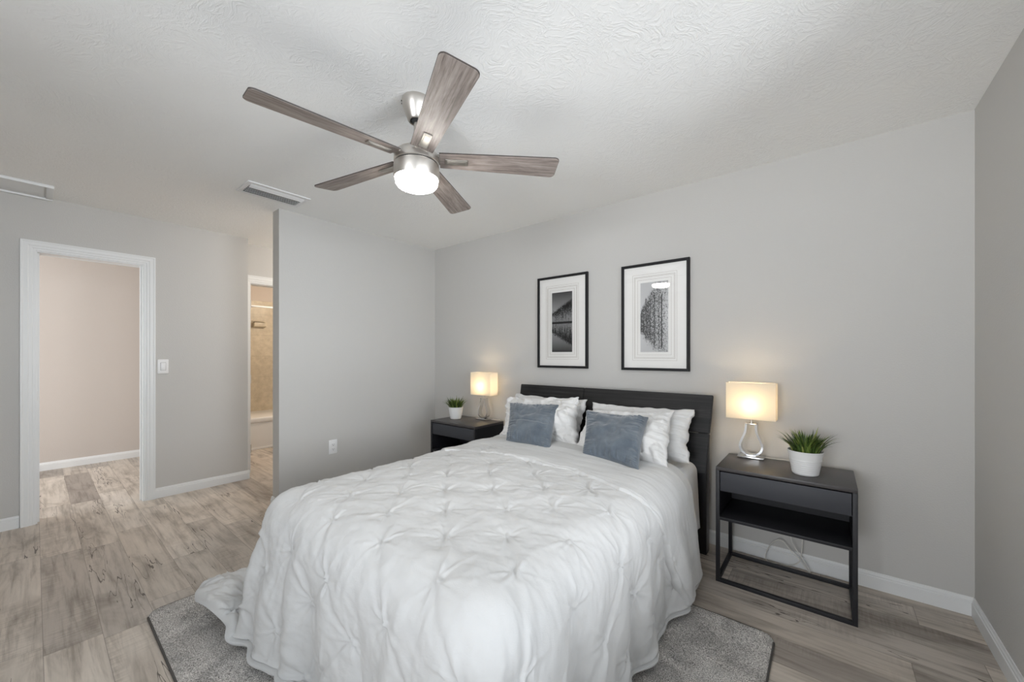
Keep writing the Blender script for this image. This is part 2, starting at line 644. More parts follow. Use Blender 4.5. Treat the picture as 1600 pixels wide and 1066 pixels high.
def grid_mesh(name, P, flip=False):
    n, m = P.shape[:2]
    idx = np.arange(n * m).reshape(n, m)
    q = np.stack([idx[:-1, :-1], idx[1:, :-1], idx[1:, 1:], idx[:-1, 1:]], axis=-1).reshape(-1, 4)
    if flip:
        q = q[:, ::-1]
    me = bpy.data.meshes.new(name)
    me.from_pydata(P.reshape(-1, 3).tolist(), [], q.tolist())
    me.update()
    return me


# ------------------------------------------------------------------ room shell
H = 2.44
YB, XL, XP, XR, YR = 2.8508, -4.5626, -3.4299, 0.5553, -1.90
XBW = -4.79          # bathroom front wall
XT = -6.60           # tub / hall far wall


def solid(name, boxes, material):
    b = MB()
    for bx in boxes:
        b.box(*bx)
    return struct(b.build(name, material, smooth=False))


solid('floor', [(-6.8, XR + 0.12, -2.1, 3.2, -0.1, 0.0)], M['floor'])
solid('ceiling', [(-6.8, XR + 0.12, -2.1, 3.2, H, H + 0.1)], M['ceiling'])
solid('wall_back', [(XP - 0.128, XR + 0.12, YB, YB + 0.12, 0, H)], M['wall'])
solid('wall_right', [(XR, XR + 0.12, YR - 0.12, -1.10, 0, H), (XR, XR + 0.12, 0.70, 0.95, 0, H), (XR, XR + 0.12, 1.75, YB, 0, H), (XR, XR + 0.12, -1.10, 0.70, 0, 0.72), (XR, XR + 0.12, -1.10, 0.70, 2.12, H), (XR, XR + 0.12, 0.95, 1.75, 0, 0.72), (XR, XR + 0.12, 0.95, 1.75, 2.12, H)], M['wall'])
solid('wall_partition', [(XP - 0.128, XP, 1.245, YB, 0, H)], M['wall'])
# left wall with the hall doorway (opening y 0.0 .. 0.604)
DY0, DY1, DZ = 0.0, 0.604, 2.04
solid('wall_left', [(XL - 0.12, XL, YR - 0.12, DY0, 0, H), (XL - 0.12, XL, DY1, 1.368, 0, H), (XL - 0.12, XL, DY0, DY1, DZ, H),
                    (XBW - 0.1, XL - 0.12, 1.25, 1.368, 0, H)], M['wall'])
# wall holding the bathroom doorway
BY0, BY1 = 1.445, 2.16
solid('wall_bathroom', [(XBW - 0.1, XBW, 1.368, BY0, 0, H), (XBW - 0.1, XBW, BY1, YB + 0.12, 0, H), (XBW - 0.1, XBW, BY0, BY1, 2.035, H)], M['wall'])
solid('wall_rear', [(XL, -1.15, YR - 0.12, YR, 0, H), (0.25, XR, YR - 0.12, YR, 0, H), (-1.15, 0.25, YR - 0.12, YR, 0, 0.72), (-1.15, 0.25, YR - 0.12, YR, 2.12, H)], M['wall'])
# hall behind the doorway and bathroom beyond
solid('wall_hall', [(XT - 0.1, XT, -2.0, 1.13, 0, H)], M['hall_wall'])
solid('wall_hall_end', [(XT - 0.1, XL - 0.12, 1.13, 1.25, 0, H)], M['hall_wall'])
solid('wall_hall_side', [(XL - 0.13, XL - 0.1201, -2.0, DY0 - 0.02, 0, H), (XL - 0.13, XL - 0.1201, DY1 + 0.02, 1.13, 0, H), (XL - 0.12, XL, -2.1, YR - 0.12, 0, H)], M['hall_wall'])
solid('wall_tub', [(XT - 0.1, XT, 1.25, 3.1, 0, H)], M['bath_wall'])
solid('wall_tub_tile', [(XT, XT + 0.012, 1.26, 3.05, 0.36, 2.06)], M['tile'])
solid('wall_bath_end', [(XT - 0.1, XBW - 0.1, 3.05, 3.15, 0, H), (XBW - 0.1, XP - 0.128, YB + 0.0, YB + 0.12, 0, H)], M['bath_wall'])

BBH = 0.088


def baseboard(name, p0, p1, nrm, h=BBH):
    """profile swept along a straight run; nrm points into the room"""
    prof = [(0, 0), (0.013, 0), (0.013, h * 0.72), (0.0095, h * 0.76), (0.0095, h * 0.84), (0.006, h * 0.9), (0.004, h), (0, h)]
    b = MB()
    A = [b.bm.verts.new((p0[0] + nrm[0] * d, p0[1] + nrm[1] * d, z)) for d, z in prof]
    B = [b.bm.verts.new((p1[0] + nrm[0] * d, p1[1] + nrm[1] * d, z)) for d, z in prof]
    n = len(prof)
    b.bm.faces.new(A)
    b.bm.faces.new(B[::-1])
    for i in range(n):
        j = (i + 1) % n
        b.bm.faces.new((A[i], B[i], B[j], A[j]))
    return struct(b.build(name, M['trim'], smooth=False))


baseboard('baseboard_back', (XP, YB), (XR, YB), (0, -1))
baseboard('baseboard_right', (XR, YR), (XR, YB), (-1, 0))
baseboard('baseboard_left', (XL, 0.662), (XL, 1.381), (1, 0))
baseboard('baseboard_left_front', (XL, YR), (XL, -0.068), (1, 0))
baseboard('baseboard_partition', (XP, 1.232), (XP, YB), (1, 0))
baseboard('baseboard_partition_end', (XP + 0.013, 1.245), (XP - 0.141, 1.245), (0, -1))
baseboard('baseboard_hall', (XT, -2.0), (XT, 1.13), (1, 0))
baseboard('baseboard_bathroom', (XBW, BY1 + 0.075), (XBW, YB), (1, 0))


def door_trim(name, x, y0, y1, z1, w, depth_back, nx=1):
    """casing on the +x face of a wall at x with jambs lining the opening"""
    root = bpy.data.objects.new(name, None)
    COL.objects.link(root)
    root.location = (x, (y0 + y1) / 2, 0)
    root['kind'] = 'structure'
    cy = (y0 + y1) / 2
    a, b_ = y0 - cy, y1 - cy
    rv = 0.008   # reveal
    prof = [(0.0, 0.008), (0.006, 0.012), (0.2, 0.012), (0.24, 0.0155), (0.44, 0.0155), (0.5, 0.0185), (0.78, 0.0185), (0.86, 0.021), (0.97, 0.021), (1.0, 0.0)]
    b = MB()

    def rail(pin, pout):
        A, B = [], []
        for q, d in [(0.0, 0.0)] + prof:
            A.append(b.bm.verts.new((d, pin[0][0] + (pout[0][0] - pin[0][0]) * q, pin[0][1] + (pout[0][1] - pin[0][1]) * q)))
            B.append(b.bm.verts.new((d, pin[1][0] + (pout[1][0] - pin[1][0]) * q, pin[1][1] + (pout[1][1] - pin[1][1]) * q)))
        n = len(A)
        for i in range(n):
            j = (i + 1) % n
            b.bm.faces.new((A[i], B[i], B[j], A[j]))
        b.bm.faces.new(A[::-1])
        b.bm.faces.new(B)
    ia, ib, iz = a + rv, b_ - rv, z1 - rv
    oa, ob, oz = ia - w, ib + w, iz + w
    rail(((ia, 0), (ia, iz)), ((oa, 0), (oa, oz)))
    rail(((ib, 0), (ib, iz)), ((ob, 0), (ob, oz)))
    rail(((ia, iz), (ib, iz)), ((oa, oz), (ob, oz)))
    b.build('casing', M['trim'], root, smooth=False)
    b = MB()
    b.box(-depth_back, 0.0, a, a + 0.016, 0, z1)
    b.box(-depth_back, 0.0, b_ - 0.016, b_, 0, z1)
    b.box(-depth_back, 0.0, a + 0.016, b_ - 0.016, z1 - 0.016, z1)
    # door stops
    b.box(-0.075, -0.045, a + 0.016, a + 0.026, 0, z1 - 0.016)
    b.box(-0.075, -0.045, b_ - 0.026, b_ - 0.016, 0, z1 - 0.016)
    b.build('jamb', M['trim'], root, smooth=False)
    return root


d1 = door_trim('door_1', XL, DY0, DY1, DZ, 0.074, 0.135)
b = MB()
b.box(-0.032, -0.008, DY0 - 0.302 + 0.016, DY0 - 0.302 + 0.0175, 0.92, 0.985)
b.build('strike_plate', M['nickel'], d1)
d2 = door_trim('door_2', XBW, BY0, BY1, 2.035, 0.084, 0.115)
for z in (0.25, 1.0, 1.8):
    b = MB()
    b.box(-0.035, -0.005, -(BY1 - BY0) / 2 + 0.016, -(BY1 - BY0) / 2 + 0.018, z - 0.045, z + 0.045)
    b.tube([(-0.004, -(BY1 - BY0) / 2 + 0.02, z - 0.045), (-0.004, -(BY1 - BY0) / 2 + 0.02, z + 0.045)], 0.005)
    b.build('hinge', M['nickel'], d2)

# windows behind and beside the camera that light the room; the smallest is invented
def make_window(name, loc, rotz, w):
    win = bpy.data.objects.new(name, None)
    COL.objects.link(win)
    win.location = loc
    win.rotation_euler = (0, 0, rotz)
    win['kind'] = 'structure'
    h = 1.4
    b = MB()
    for x in (-w / 2, w / 2 - 0.045):
        b.box(x, x + 0.045, -0.1, -0.04, 0, h)
    b.box(-w / 2 + 0.045, w / 2 - 0.045, -0.1, -0.04, 0, 0.045)
    b.box(-w / 2 + 0.045, w / 2 - 0.045, -0.1, -0.04, h - 0.045, h)
    b.box(-w / 2 + 0.045, w / 2 - 0.045, -0.1, -0.04, h / 2 - 0.02, h / 2 + 0.02)
    b.build('window_frame', M['trim'], win, smooth=False)
    for z0, z1 in ((0.045, h / 2 - 0.02), (h / 2 + 0.02, h - 0.045)):
        b = MB()
        b.box(-w / 2 + 0.045, w / 2 - 0.045, -0.074, -0.07, z0, z1)
        b.build('pane', M['glass'], win, smooth=False)


make_window('window_1', (-0.45, YR, 0.72), 0, 1.4)
make_window('window_2', (XR, -0.20, 0.72), PI / 2, 1.8)
make_window('added_window', (XR, 1.35, 0.72), PI / 2, 0.8)  # invented window, added so the near fill reaches the right side

# ------------------------------------------------------------------ bathroom things
b = MB()
x0, x1, y0, y1 = XT + 0.004, -5.87, 1.27, 2.95
b.box(x0, x1, y0, y1, 0.0, 0.40, 0.012)
b.box(x0, x1 + 0.018, y0, y1, 0.355, 0.425, 0.02, 3)
b.box(x1 - 0.02, x1 + 0.006, y0, y1, 0, 0.03, 0.004)
tub = b.build('bathtub', M['porcelain'])
tag(tub, 'white built-in bathtub below the tan tiled wall, seen through the bathroom doorway', 'bathtub')
rod = thing('shower_rod', 'thin white shower curtain rod spanning above the bathtub', 'curtain rod', (-5.9, 1.25, 1.905))
b = MB(); b.tube([(0, 0.012, 0), (0, 1.79, 0)], 0.0125, 14); b.build('pole', M['trim'], rod)
for yy_ in (0.001, 1.789):
    b = MB(); b.tube([(0, yy_, 0), (0, yy_ + 0.010, 0)], 0.03, 20); b.build('flange', M['trim'], rod)
t = thing('soap_dish', 'tan ceramic soap dish jutting from the tiled bath wall', 'soap dish', (XT + 0.013, 2.11, 1.665))
b = MB()
b.box(0.0, 0.014, -0.085, 0.085, 0.02, 0.10, 0.006)
b.build('back_plate', M['tile'], t)
b = MB()
b.prism([(0.0, 0.0), (0.06, 0.004), (0.085, 0.016), (0.088, 0.070), (0.080, 0.074), (0.072, 0.062), (0.014, 0.062), (0.014, 0.088), (0.0, 0.088)], 'y', -0.078, 0.078, 0.003)
b.build('tray', M['tile'], t)

# ------------------------------------------------------------------ wall fittings
t = thing('light_switch', 'white rocker light switch beside the hall doorway', 'light switch', (XL, 0.7195, 1.155))
b = MB(); b.box(0, 0.007, -0.037, 0.037, -0.0625, 0.0625, 0.003); b.build('wall_plate', M['plastic'], t)
b = MB(); b.prism([(0.0, -0.033), (0.009, -0.033), (0.0125, 0.033), (0.0, 0.033)], 'y', -0.0165, 0.0165, 0.001); b.build('rocker', M['plastic'], t)
b = MB(); b.box(0.0065, 0.0074, -0.0185, 0.0185, -0.035, 0.035); b.build('rocker_gap', mat('rocker_shadow_gap', (0.25, 0.25, 0.25), 0.8), t)
t = thing('power_outlet', 'white double wall outlet low on the grey partition wall', 'outlet', (XP, 1.6845, 0.4365))
b = MB(); b.box(0, 0.006, -0.038, 0.038, -0.0625, 0.0625, 0.0025); b.build('wall_plate', M['plastic'], t)
for dz in (-0.02, 0.02):
    b = MB(); b.box(0.002, 0.0085, -0.017, 0.017, dz - 0.0145, dz + 0.0145, 0.004)
    so = b.build('socket', M['plastic'], t)
    b = MB()
    b.box(0.0075, 0.0089, -0.008, -0.0055, dz - 0.002, dz + 0.007)
    b.box(0.0075, 0.0089, 0.0055, 0.008, dz - 0.002, dz + 0.006)
    b.box(0.0075, 0.0089, -0.0025, 0.0025, dz - 0.0105, dz - 0.0055)
    b.build('slot', M['dark_hole'], so)

# ------------------------------------------------------------------ ceiling register
t = thing('ceiling_vent', 'white slatted air vent in the ceiling beside the partition wall end', 'vent', (-3.155, 1.115, H))
LX, LY = 0.125, 0.205
b = MB()
b.box(-LX, -LX + 0.03, -LY, LY, -0.009, 0, 0.003)
b.box(LX - 0.03, LX, -LY, LY, -0.009, 0, 0.003)
b.box(-LX + 0.03, LX - 0.03, -LY, -LY + 0.03, -0.009, 0, 0.003)
b.box(-LX + 0.03, LX - 0.03, LY - 0.03, LY, -0.009, 0, 0.003)
b.build('frame', M['plastic'], t)
b = MB(); b.box(-LX + 0.03, LX - 0.03, -LY + 0.03, LY - 0.03, -0.0016, -0.0004); b.build('duct_opening', M['dark_hole'], t)
ns = 7
for i in range(ns):
    x = -LX + 0.042 + i * (2 * LX - 0.084) / (ns - 1)
    b = MB()
    b.box(-0.0145, 0.0145, -LY + 0.03, LY - 0.03, -0.001, 0.001, 0, mtx=Matrix.Translation((x, 0, -0.0095)) @ Matrix.Rotation(math.radians(30 if i < 5 else -30), 4, 'Y'))
    b.build('slat', M['plastic'], t, smooth=False)

t = thing('ceiling_hatch', 'flat white framed access panel in the ceiling above the hall doorway', 'ceiling panel', (-4.38, -0.22, H))
hx, hy = 0.178, 0.31
b = MB()
b.box(hx - 0.012, hx, -hy, hy, -0.020, 0, 0.003)
b.box(-hx, -hx + 0.02, -hy, hy, -0.020, 0, 0.003)
b.box(-hx + 0.02, hx - 0.012, hy - 0.035, hy, -0.014, 0, 0.003)
b.box(-hx + 0.02, hx - 0.012, -hy, -hy + 0.035, -0.014, 0, 0.003)
b.build('frame', M['trim'], t)
b = MB(); b.box(-hx + 0.02, hx - 0.012, -hy + 0.035, hy - 0.045, -0.008, 0, 0.002); b.build('panel', M['trim'], t)

# ------------------------------------------------------------------ ceiling fan
FX, FY = -1.478, 1.12
fan = thing('ceiling_fan', 'five-blade ceiling fan with grey wood blades, brushed nickel motor and lit round light', 'ceiling fan', (FX, FY, H))
Z = lambda z: z - H
b = MB()
b.lathe([(0, Z(2.4385)), (0.066, Z(2.4385)), (0.068, Z(2.432)), (0.067, Z(2.42)), (0.062, Z(2.40)), (0.053, Z(2.375)), (0.045, Z(2.358)), (0.041, Z(2.345)), (0.036, Z(2.34)), (0.030, Z(2.342)), (0.028, Z(2.36)), (0, Z(2.36))])
cn = b.build('canopy', M['nickel'], fan)
b = MB()
for a in (3.9, 4.2):
    b.lathe([(0, 0), (0.004, 0), (0.004, 0.003), (0, 0.004)], 0.0665 * math.cos(a), 0.0665 * math.sin(a), 12)
b.build('screw', M['dark_hole'], cn, loc=(0, 0, Z(2.421)))
b = MB(); b.lathe([(0, Z(2.38)), (0.0135, Z(2.38)), (0.0135, Z(2.19)), (0, Z(2.19))], seg=24); b.build('downrod', M['nickel'], fan)
b = MB(); b.lathe([(0, Z(2.355)), (0.027, Z(2.352)), (0.024, Z(2.338)), (0.0137, Z(2.332))], seg=24); b.build('hanger_ball', M['dark_hole'], fan)
b = MB()
b.lathe([(0, Z(2.222)), (0.022, Z(2.222)), (0.024, Z(2.206)), (0.060, Z(2.204)), (0.084, Z(2.199)), (0.098, Z(2.186)), (0.1025, Z(2.172)), (0.1025, Z(2.146)), (0.099, Z(2.142)), (0, Z(2.142))], seg=64)
b.build('motor_housing', M['nickel'], fan)
b = MB(); b.lathe([(0, Z(2.143)), (0.0965, Z(2.143)), (0.0965, Z(2.134)), (0, Z(2.134))], seg=64); b.build('shadow_gap', M['dark_hole'], fan)
b = MB()
b.lathe([(0, Z(2.137)), (0.100, Z(2.137)), (0.1035, Z(2.133)), (0.1035, Z(2.075)), (0.1015, Z(2.071)), (0.097, Z(2.071)), (0.097, Z(2.08)), (0, Z(2.08))], seg=64)
b.build('light_collar', M['nickel'], fan)
b = MB()
b.lathe([(0.0965, Z(2.0765)), (0.0965, Z(2.062)), (0.094, Z(2.050)), (0.087, Z(2.040)), (0.074, Z(2.034)), (0.05, Z(2.031)), (0.0, Z(2.030))], seg=64)
b.build('light_glass', M['lit_glass'], fan, angle=60)
BZ = Z(2.168)
PITCH = math.radians(-11)


def blade_outline(o=0.0):
    pts = []
    r0, r1, w0, w1, rc = 0.105 + o, 0.665 - o, 0.050 - o, 0.069 - o, 0.022
    pts.append((r0, -w0))
    for k in range(7):
        a = -PI / 2 + k * PI / 12
        pts.append((r1 - rc + rc * math.cos(a), -w1 + rc + rc * math.sin(a)))
    for k in range(7):
        a = k * PI / 12
        pts.append((r1 - rc + rc * math.cos(a), w1 - rc + rc * math.sin(a)))
    pts.append((r0, w0))
    return pts


for k in range(5):
    a = math.radians(46.5 + 72 * k)
    b = MB(); b.prism(blade_outline(0.0012), 'z', -0.0042, 0.0)
    bl = b.build('blade', M['fan_wood'], fan, loc=(0, 0, BZ), smooth=False)
    bl.rotation_euler = (PITCH, 0, a)
    b = MB(); b.prism(blade_outline(), 'z', -0.0028, 0.0022)
    b.build('blade_edge', M['blade_edge'], bl, smooth=False)
    b = MB()
    b.box(0.085, 0.135, -0.030, 0.030, -0.004, 0.010, 0.003)
    b.box(0.13, 0.235, -0.0185, 0.0185, -0.0095, -0.004, 0.003)
    b.box(0.139, 0.226, -0.012, 0.012, -0.0115, -0.006, 0.002)
    b.build('blade_bracket', M['satin_nickel'], bl)

# ------------------------------------------------------------------ rug
RX0, RX1, RY0, RY1 = -2.56, -0.175, 0.34, 2.075
rnd_c = 0.05
nx, ny = 300, 220
gx = np.linspace(-1, 1, nx)
gy = np.linspace(-1, 1, ny)
GX, GY = np.meshgrid(gx, gy, indexing='ij')
hxr, hyr = (RX1 - RX0) / 2, (RY1 - RY0) / 2
px, py = GX * hxr, GY * hyr
# round the corners
kx = np.clip(np.abs(px) - (hxr - rnd_c), 0, None)
ky = np.clip(np.abs(py) - (hyr - rnd_c), 0, None)
mxk = np.maximum(kx, ky)
ln = np.hypot(kx, ky)
sc = np.where(ln > 1e-9, mxk / np.maximum(ln, 1e-9), 1)
px = np.sign(px) * (np.minimum(np.abs(px), hxr - rnd_c) + kx * sc)
py = np.sign(py) * (np.minimum(np.abs(py), hyr - rnd_c) + ky * sc)
edge = 1 - np.maximum(np.abs(GX) ** 90, np.abs(GY) ** 70)
hz = 0.016 * np.clip(edge, 0, 1) ** 0.4 + 0.0016 * fbm(px * 60, py * 60, 3, 2) * edge + 0.002 * fbm(px * 7, py * 7, 9, 2) * edge
hz = np.maximum(hz, 0.001)
P = np.stack([px, py, hz], axis=-1)
rug = thing('area_rug', 'grey shag area rug lying on the plank floor under the bed', 'rug', ((RX0 + RX1) / 2, (RY0 + RY1) / 2, 0))
link_mesh('pile', grid_mesh('pile', P), M['rug'], rug, angle=None)
b = MB()
w = 0.006
b.box(-hxr - 0.002, -hxr + w, -hyr + 0.05, hyr - 0.05, 0, 0.010, 0.003)
b.box(hxr - w, hxr + 0.002, -hyr + 0.05, hyr - 0.05, 0, 0.010, 0.003)
b.box(-hxr + 0.05, hxr - 0.05, -hyr - 0.002, -hyr + w, 0, 0.010, 0.003)
b.box(-hxr + 0.05, hxr - 0.05, hyr - w, hyr + 0.002, 0, 0.010, 0.003)
b.build('binding', M['rug_edge'], rug)

# ------------------------------------------------------------------ bed frame
BX = -1.32
bed = thing('bed', 'black wooden bed with a slanted plank headboard against the grey wall', 'bed', (BX, 2.62, 0))
L = lambda x, y, z: Vector((x - BX, y - 2.62, z))


def slab(b, xa_b, xb_b, za, xa_t, xb_t, zb, th=0.024, bev=0.004):
    """leaning board between heights za and zb (front face follows the headboard slant)"""
    def yf(z):
        return 2.58 + (z - 0.53) / (1.0 - 0.53) * 0.12
    sl = Vector((0, 0.12, 0.47)).normalized()
    nn = Vector((0, sl.z, -sl.y)) * th
    q = [L(xa_b, yf(za), za), L(xb_b, yf(za), za), L(xb_t, yf(zb), zb), L(xa_t, yf(zb), zb)]
    A = [b.bm.verts.new(v) for v in q]
    B = [b.bm.verts.new(v + nn) for v in q]
    fs = [b.bm.faces.new(A[::-1]), b.bm.faces.new(B)]
    for i in range(4):
        j = (i + 1) % 4
        fs.append(b.bm.faces.new((A[i], A[j], B[j], B[i])))
    bmesh.ops.bevel(b.bm, geom=list({e for f in fs for e in f.edges}), offset=bev, segments=3, affect='EDGES')


b = MB(); slab(b, -2.072, -0.570, 0.53, -2.074, -0.563, 0.765); b.build('headboard_lower_panel', M['black_wood'], bed)
b = MB(); slab(b, -2.074, -1.4655, 0.768, -2.088, -1.4655, 1.002); b.build('headboard_upper_panel', M['black_wood'], bed)
b = MB(); slab(b, -1.4625, -0.563, 0.768, -1.4625, -0.555, 1.002); b.build('headboard_upper_panel', M['black_wood'], bed)
for x in (-2.03, -0.612):
    b = MB()
    q = [(2.655 - 2.62, 0.0), (2.725 - 2.62, 0.0), (2.735 - 2.62, 0.62), (2.765 - 2.62, 0.95), (2.742 - 2.62, 0.95), (2.655 - 2.62, 0.60)]
    b.prism(q, 'x', x - BX - 0.028, x - BX + 0.028, 0.003)
    b.build('headboard_post', M['black_post'], bed)
b = MB()
b.box(-0.66, 0.66, -1.92, -1.895, 0.10, 0.28, 0.004)
b.build('foot_rail', M['pine'], bed)
for sx_ in (-1, 1):
    b = MB(); b.box(sx_ * 0.665 - 0.013, sx_ * 0.665 + 0.013, -1.92, 0.05, 0.10, 0.28, 0.004); b.build('side_rail', M['pine'], bed)
    for y in (-1.89, 0.005):
        b = MB(); b.box(sx_ * 0.655 - 0.03, sx_ * 0.655 + 0.03, y - 0.03, y + 0.03, 0.018 if y < 0 else 0.0, 0.28, 0.004); b.build('leg', M['pine'], bed)

b = MB(); b.box(-0.68, 0.68, -1.93, -0.055, 0.283, 0.575, 0.05, 5)
mt = b.build('mattress', M['mattress'], loc=(BX, 2.62, 0))
tag(mt, 'white mattress on the bed frame, hidden under the sheet and duvet', 'mattress')

# ------------------------------------------------------------------ bedding
W0, Y0, ZT = 0.585, 0.79, 0.618     # where the cloth starts to roll over the sides / foot, top height


def drape_table(r, phimax, ztop, zfloor, rf=0.05, n=1600, ds=0.001):
    R = np.zeros(n); Zz = np.zeros(n)
    x, z = 0.0, ztop
    ph = 0.0
    for i in range(n):
        R[i], Zz[i] = x, z
        if z - zfloor < rf * (1 - math.cos(ph)) + 1e-6 and i > 60:
            ph = max(ph - ds / rf, 0.0)
        else:
            ph = min(ph + ds / r, phimax)
        x += math.cos(ph) * ds
        z -= math.sin(ph) * ds
        z = max(z, zfloor)
    return R, Zz, ds


RT, ZTB, DS = drape_table(0.14, math.radians(87), ZT, 0.048)


def lookup(tab, e):
    f = np.clip(e / DS, 0, len(tab) - 2)
    i = f.astype(int)
    return tab[i] + (tab[i + 1] - tab[i]) * (f - i)


def drape(s, y, pool=0.06):
    """fabric coordinates (s across, y along; y<Y0 hangs over the foot) -> 3D point, excess e, perimeter parameter a"""
    ds_ = np.clip(np.abs(s) - W0, 0, None)
    dt_ = np.clip(Y0 - y, 0, None)
    ang = np.arctan2(dt_, ds_)                      # 0 side .. pi/2 foot
    e = np.hypot(ds_, dt_)
    corner = np.sin(2 * ang)
    e2 = e * (1 + 0.20 * np.where(e > 0, corner, 0))
    p = np.where(s < 0, 1.75, 1.2)
    ang2 = (PI / 2) * (ang / (PI / 2)) ** p
    Rr = lookup(RT, e2)
    zz = lookup(ZTB, e2)
    sg = np.sign(s)
    dirx, diry = sg * np.cos(ang2), -np.sin(ang2)
    X = sg * np.minimum(np.abs(s), W0) + np.where(e > 0, dirx * Rr, 0)
    Yy = np.maximum(y, Y0) + np.where(e > 0, diry * Rr, 0)
    # gentle crown on top, pooled cloth keeps some loft on the floor
    crown = 0.018 * (1 - (np.clip(np.abs(s), 0, W0) / W0) ** 2) * sstep(Y0 - 0.05, Y0 + 0.35, y)
    zz = zz + crown
    pl = np.clip((e2 - 0.66) / 0.40, 0, 1)
    zz = zz + pool * np.sin(PI * np.clip(pl * 1.02, 0, 1)) ** 0.7 * (pl > 0)
    rho = 0.35
    a_front = np.clip(s, -W0, W0)
    a = np.where(dt_ > 0, a_front + sg * rho * np.where(ds_ > 0, (PI / 2 - ang), 0), 0)
    a_side = sg * (W0 + rho * PI / 2 + (np.maximum(y, Y0) - Y0))
    a = np.where((ds_ > 0) & (dt_ <= 0), a_side, a)
    return X + BX, Yy, zz, e2, a, dirx, diry


def fold_field(a, e):
    f = 0.020 * np.sin(2 * PI * a / 0.37 + 0.6) + 0.013 * np.sin(2 * PI * a / 0.21 + 2.0) + 0.014 * vnoise(a * 9, e * 2.0, 5)
    # front panel laps over the corner flap on the left
    f = f + 0.060 * sstep(-0.66, -0.60, a) * (1 - sstep(-0.56, -0.15, a)) - 0.03 * np.exp(-((a + 0.74) / 0.08) ** 2)
    # deep vertical folds near the middle of the foot
    for c0, wd, am in ((-0.30, 0.03, -0.016), (-0.05, 0.035, -0.018), (0.20, 0.03, -0.018), (0.42, 0.03, -0.016)):
        f = f + am * np.exp(-((a - c0 - 0.08 * (e - 0.4)) / wd) ** 2)
    return f * sstep(0.10, 0.55, e) * (1 - 0.75 * sstep(0.66, 0.80, e))


PX, PY = 0.158, 0.146


def pinch_field(s, y, s0, s1, y0, y1, amp=1.0, seed=4):
    """pin tucks on a staggered lattice: small gathered stars joined by faint tension creases"""
    rs = np.random.RandomState(seed)
    D = np.zeros_like(s)
    near = np.full(s.shape, 9.0)
    pins = {}
    for i in range(int(math.floor(s0 / PX)) - 1, int(math.ceil(s1 / PX)) + 2):
        for j in range(int(math.floor(y0 / PY)) - 1, int(math.ceil(y1 / PY)) + 2):
            if (i + j) % 2 == 0:
                pins[(i, j)] = (i * PX + rs.uniform(-0.016, 0.016), j * PY + rs.uniform(-0.016, 0.016))
    hs = (s[-1, 0] - s[0, 0]) / (s.shape[0] - 1)
    hy = (y[0, -1] - y[0, 0]) / (s.shape[1] - 1)
    for (i, j), (ps, py) in pins.items():
        n_arm = rs.randint(8, 12)
        arms = rs.uniform(0, 2 * PI) + np.arange(n_arm) * 2 * PI / n_arm + rs.uniform(-0.25, 0.25, n_arm)
        lens = rs.uniform(0.03, 0.085, n_arm)
        am = rs.uniform(0.45, 1.25, n_arm)
        rad = 0.26
        ia, ib = int((ps - rad - s[0, 0]) / hs), int((ps + rad - s[0, 0]) / hs) + 1
        if hy > 0:
            ja, jb = int((py - rad - y[0, 0]) / hy), int((py + rad - y[0, 0]) / hy) + 1
        else:
            ja, jb = int((py + rad - y[0, 0]) / hy), int((py - rad - y[0, 0]) / hy) + 1
        ia, ja = max(ia, 0), max(ja, 0)
        ib, jb = min(ib, s.shape[0]), min(jb, s.shape[1])
        if ib <= ia or jb <= ja:
            continue
        sl = (slice(ia, ib), slice(ja, jb))
        dx, dy = s[sl] - ps, y[sl] - py
        r = np.hypot(dx, dy)
        th = np.arctan2(dy, dx)
        near[sl] = np.minimum(near[sl], r)
        d = -0.0065 * np.exp(-(r / 0.030) ** 2) + 0.002 * np.exp(-(r / 0.006) ** 2)
        for A, Ln, m_ in zip(arms, lens, am):
            c_, s_ = np.cos(th - A), np.sin(th - A)
            p = np.abs(r * s_)
            wdt = 0.0022 + 0.055 * r
            d = d + (c_ > 0) * 0.0070 * m_ * np.exp(-(p / wdt) ** 2) * np.exp(-(r / Ln) ** 1.5) * (r / (r + 0.008))
        D[sl] += d * amp
        for (di, dj, ca, ch) in ((1, -1, 1.0, 0.85), (-1, -1, 0.6, 0.35)):
            q = pins.get((i + di, j + dj))
            if q is None or rs.uniform() > ch:
                continue
            ex, ey = q[0] - ps, q[1] - py
            Lq = math.hypot(ex, ey)
            ex, ey = ex / Lq, ey / Lq
            t_ = (dx * ex + dy * ey) / Lq
            pp = -dx * ey + dy * ex + 0.012 * np.sin(PI * np.clip(t_, 0, 1)) * rs.uniform(-1, 1)
            tt = np.clip(t_, 0, 1)
            msk = np.exp(-((t_ - tt) * Lq / 0.012) ** 2)
            wd = 0.004 + 0.012 * np.sin(PI * tt)
            fall = 1 - 0.5 * np.sin(PI * tt)
            D[sl] += ca * amp * msk * fall * (-0.0036 * np.exp(-(pp / wd) ** 2) + 0.0052 * np.exp(-((pp - 1.9 * wd) / (1.3 * wd)) ** 2) + 0.0015 * np.exp(-((pp + 2.2 * wd) / (1.5 * wd)) ** 2))
    D += amp * 0.0060 * sstep(0.0, 0.13, near)
    return D


def cloth_grid(s0, s1, y0, y1, step):
    ns_, ny_ = int((s1 - s0) / step), int((y1 - y0) / step)
    return np.meshgrid(np.linspace(s0, s1, ns_), np.linspace(y1, y0, ny_), indexing='ij')


rd = lambda d, r: np.sqrt(np.clip(1 - (1 - np.clip(d / r, 0, 1)) ** 2, 0, 1))


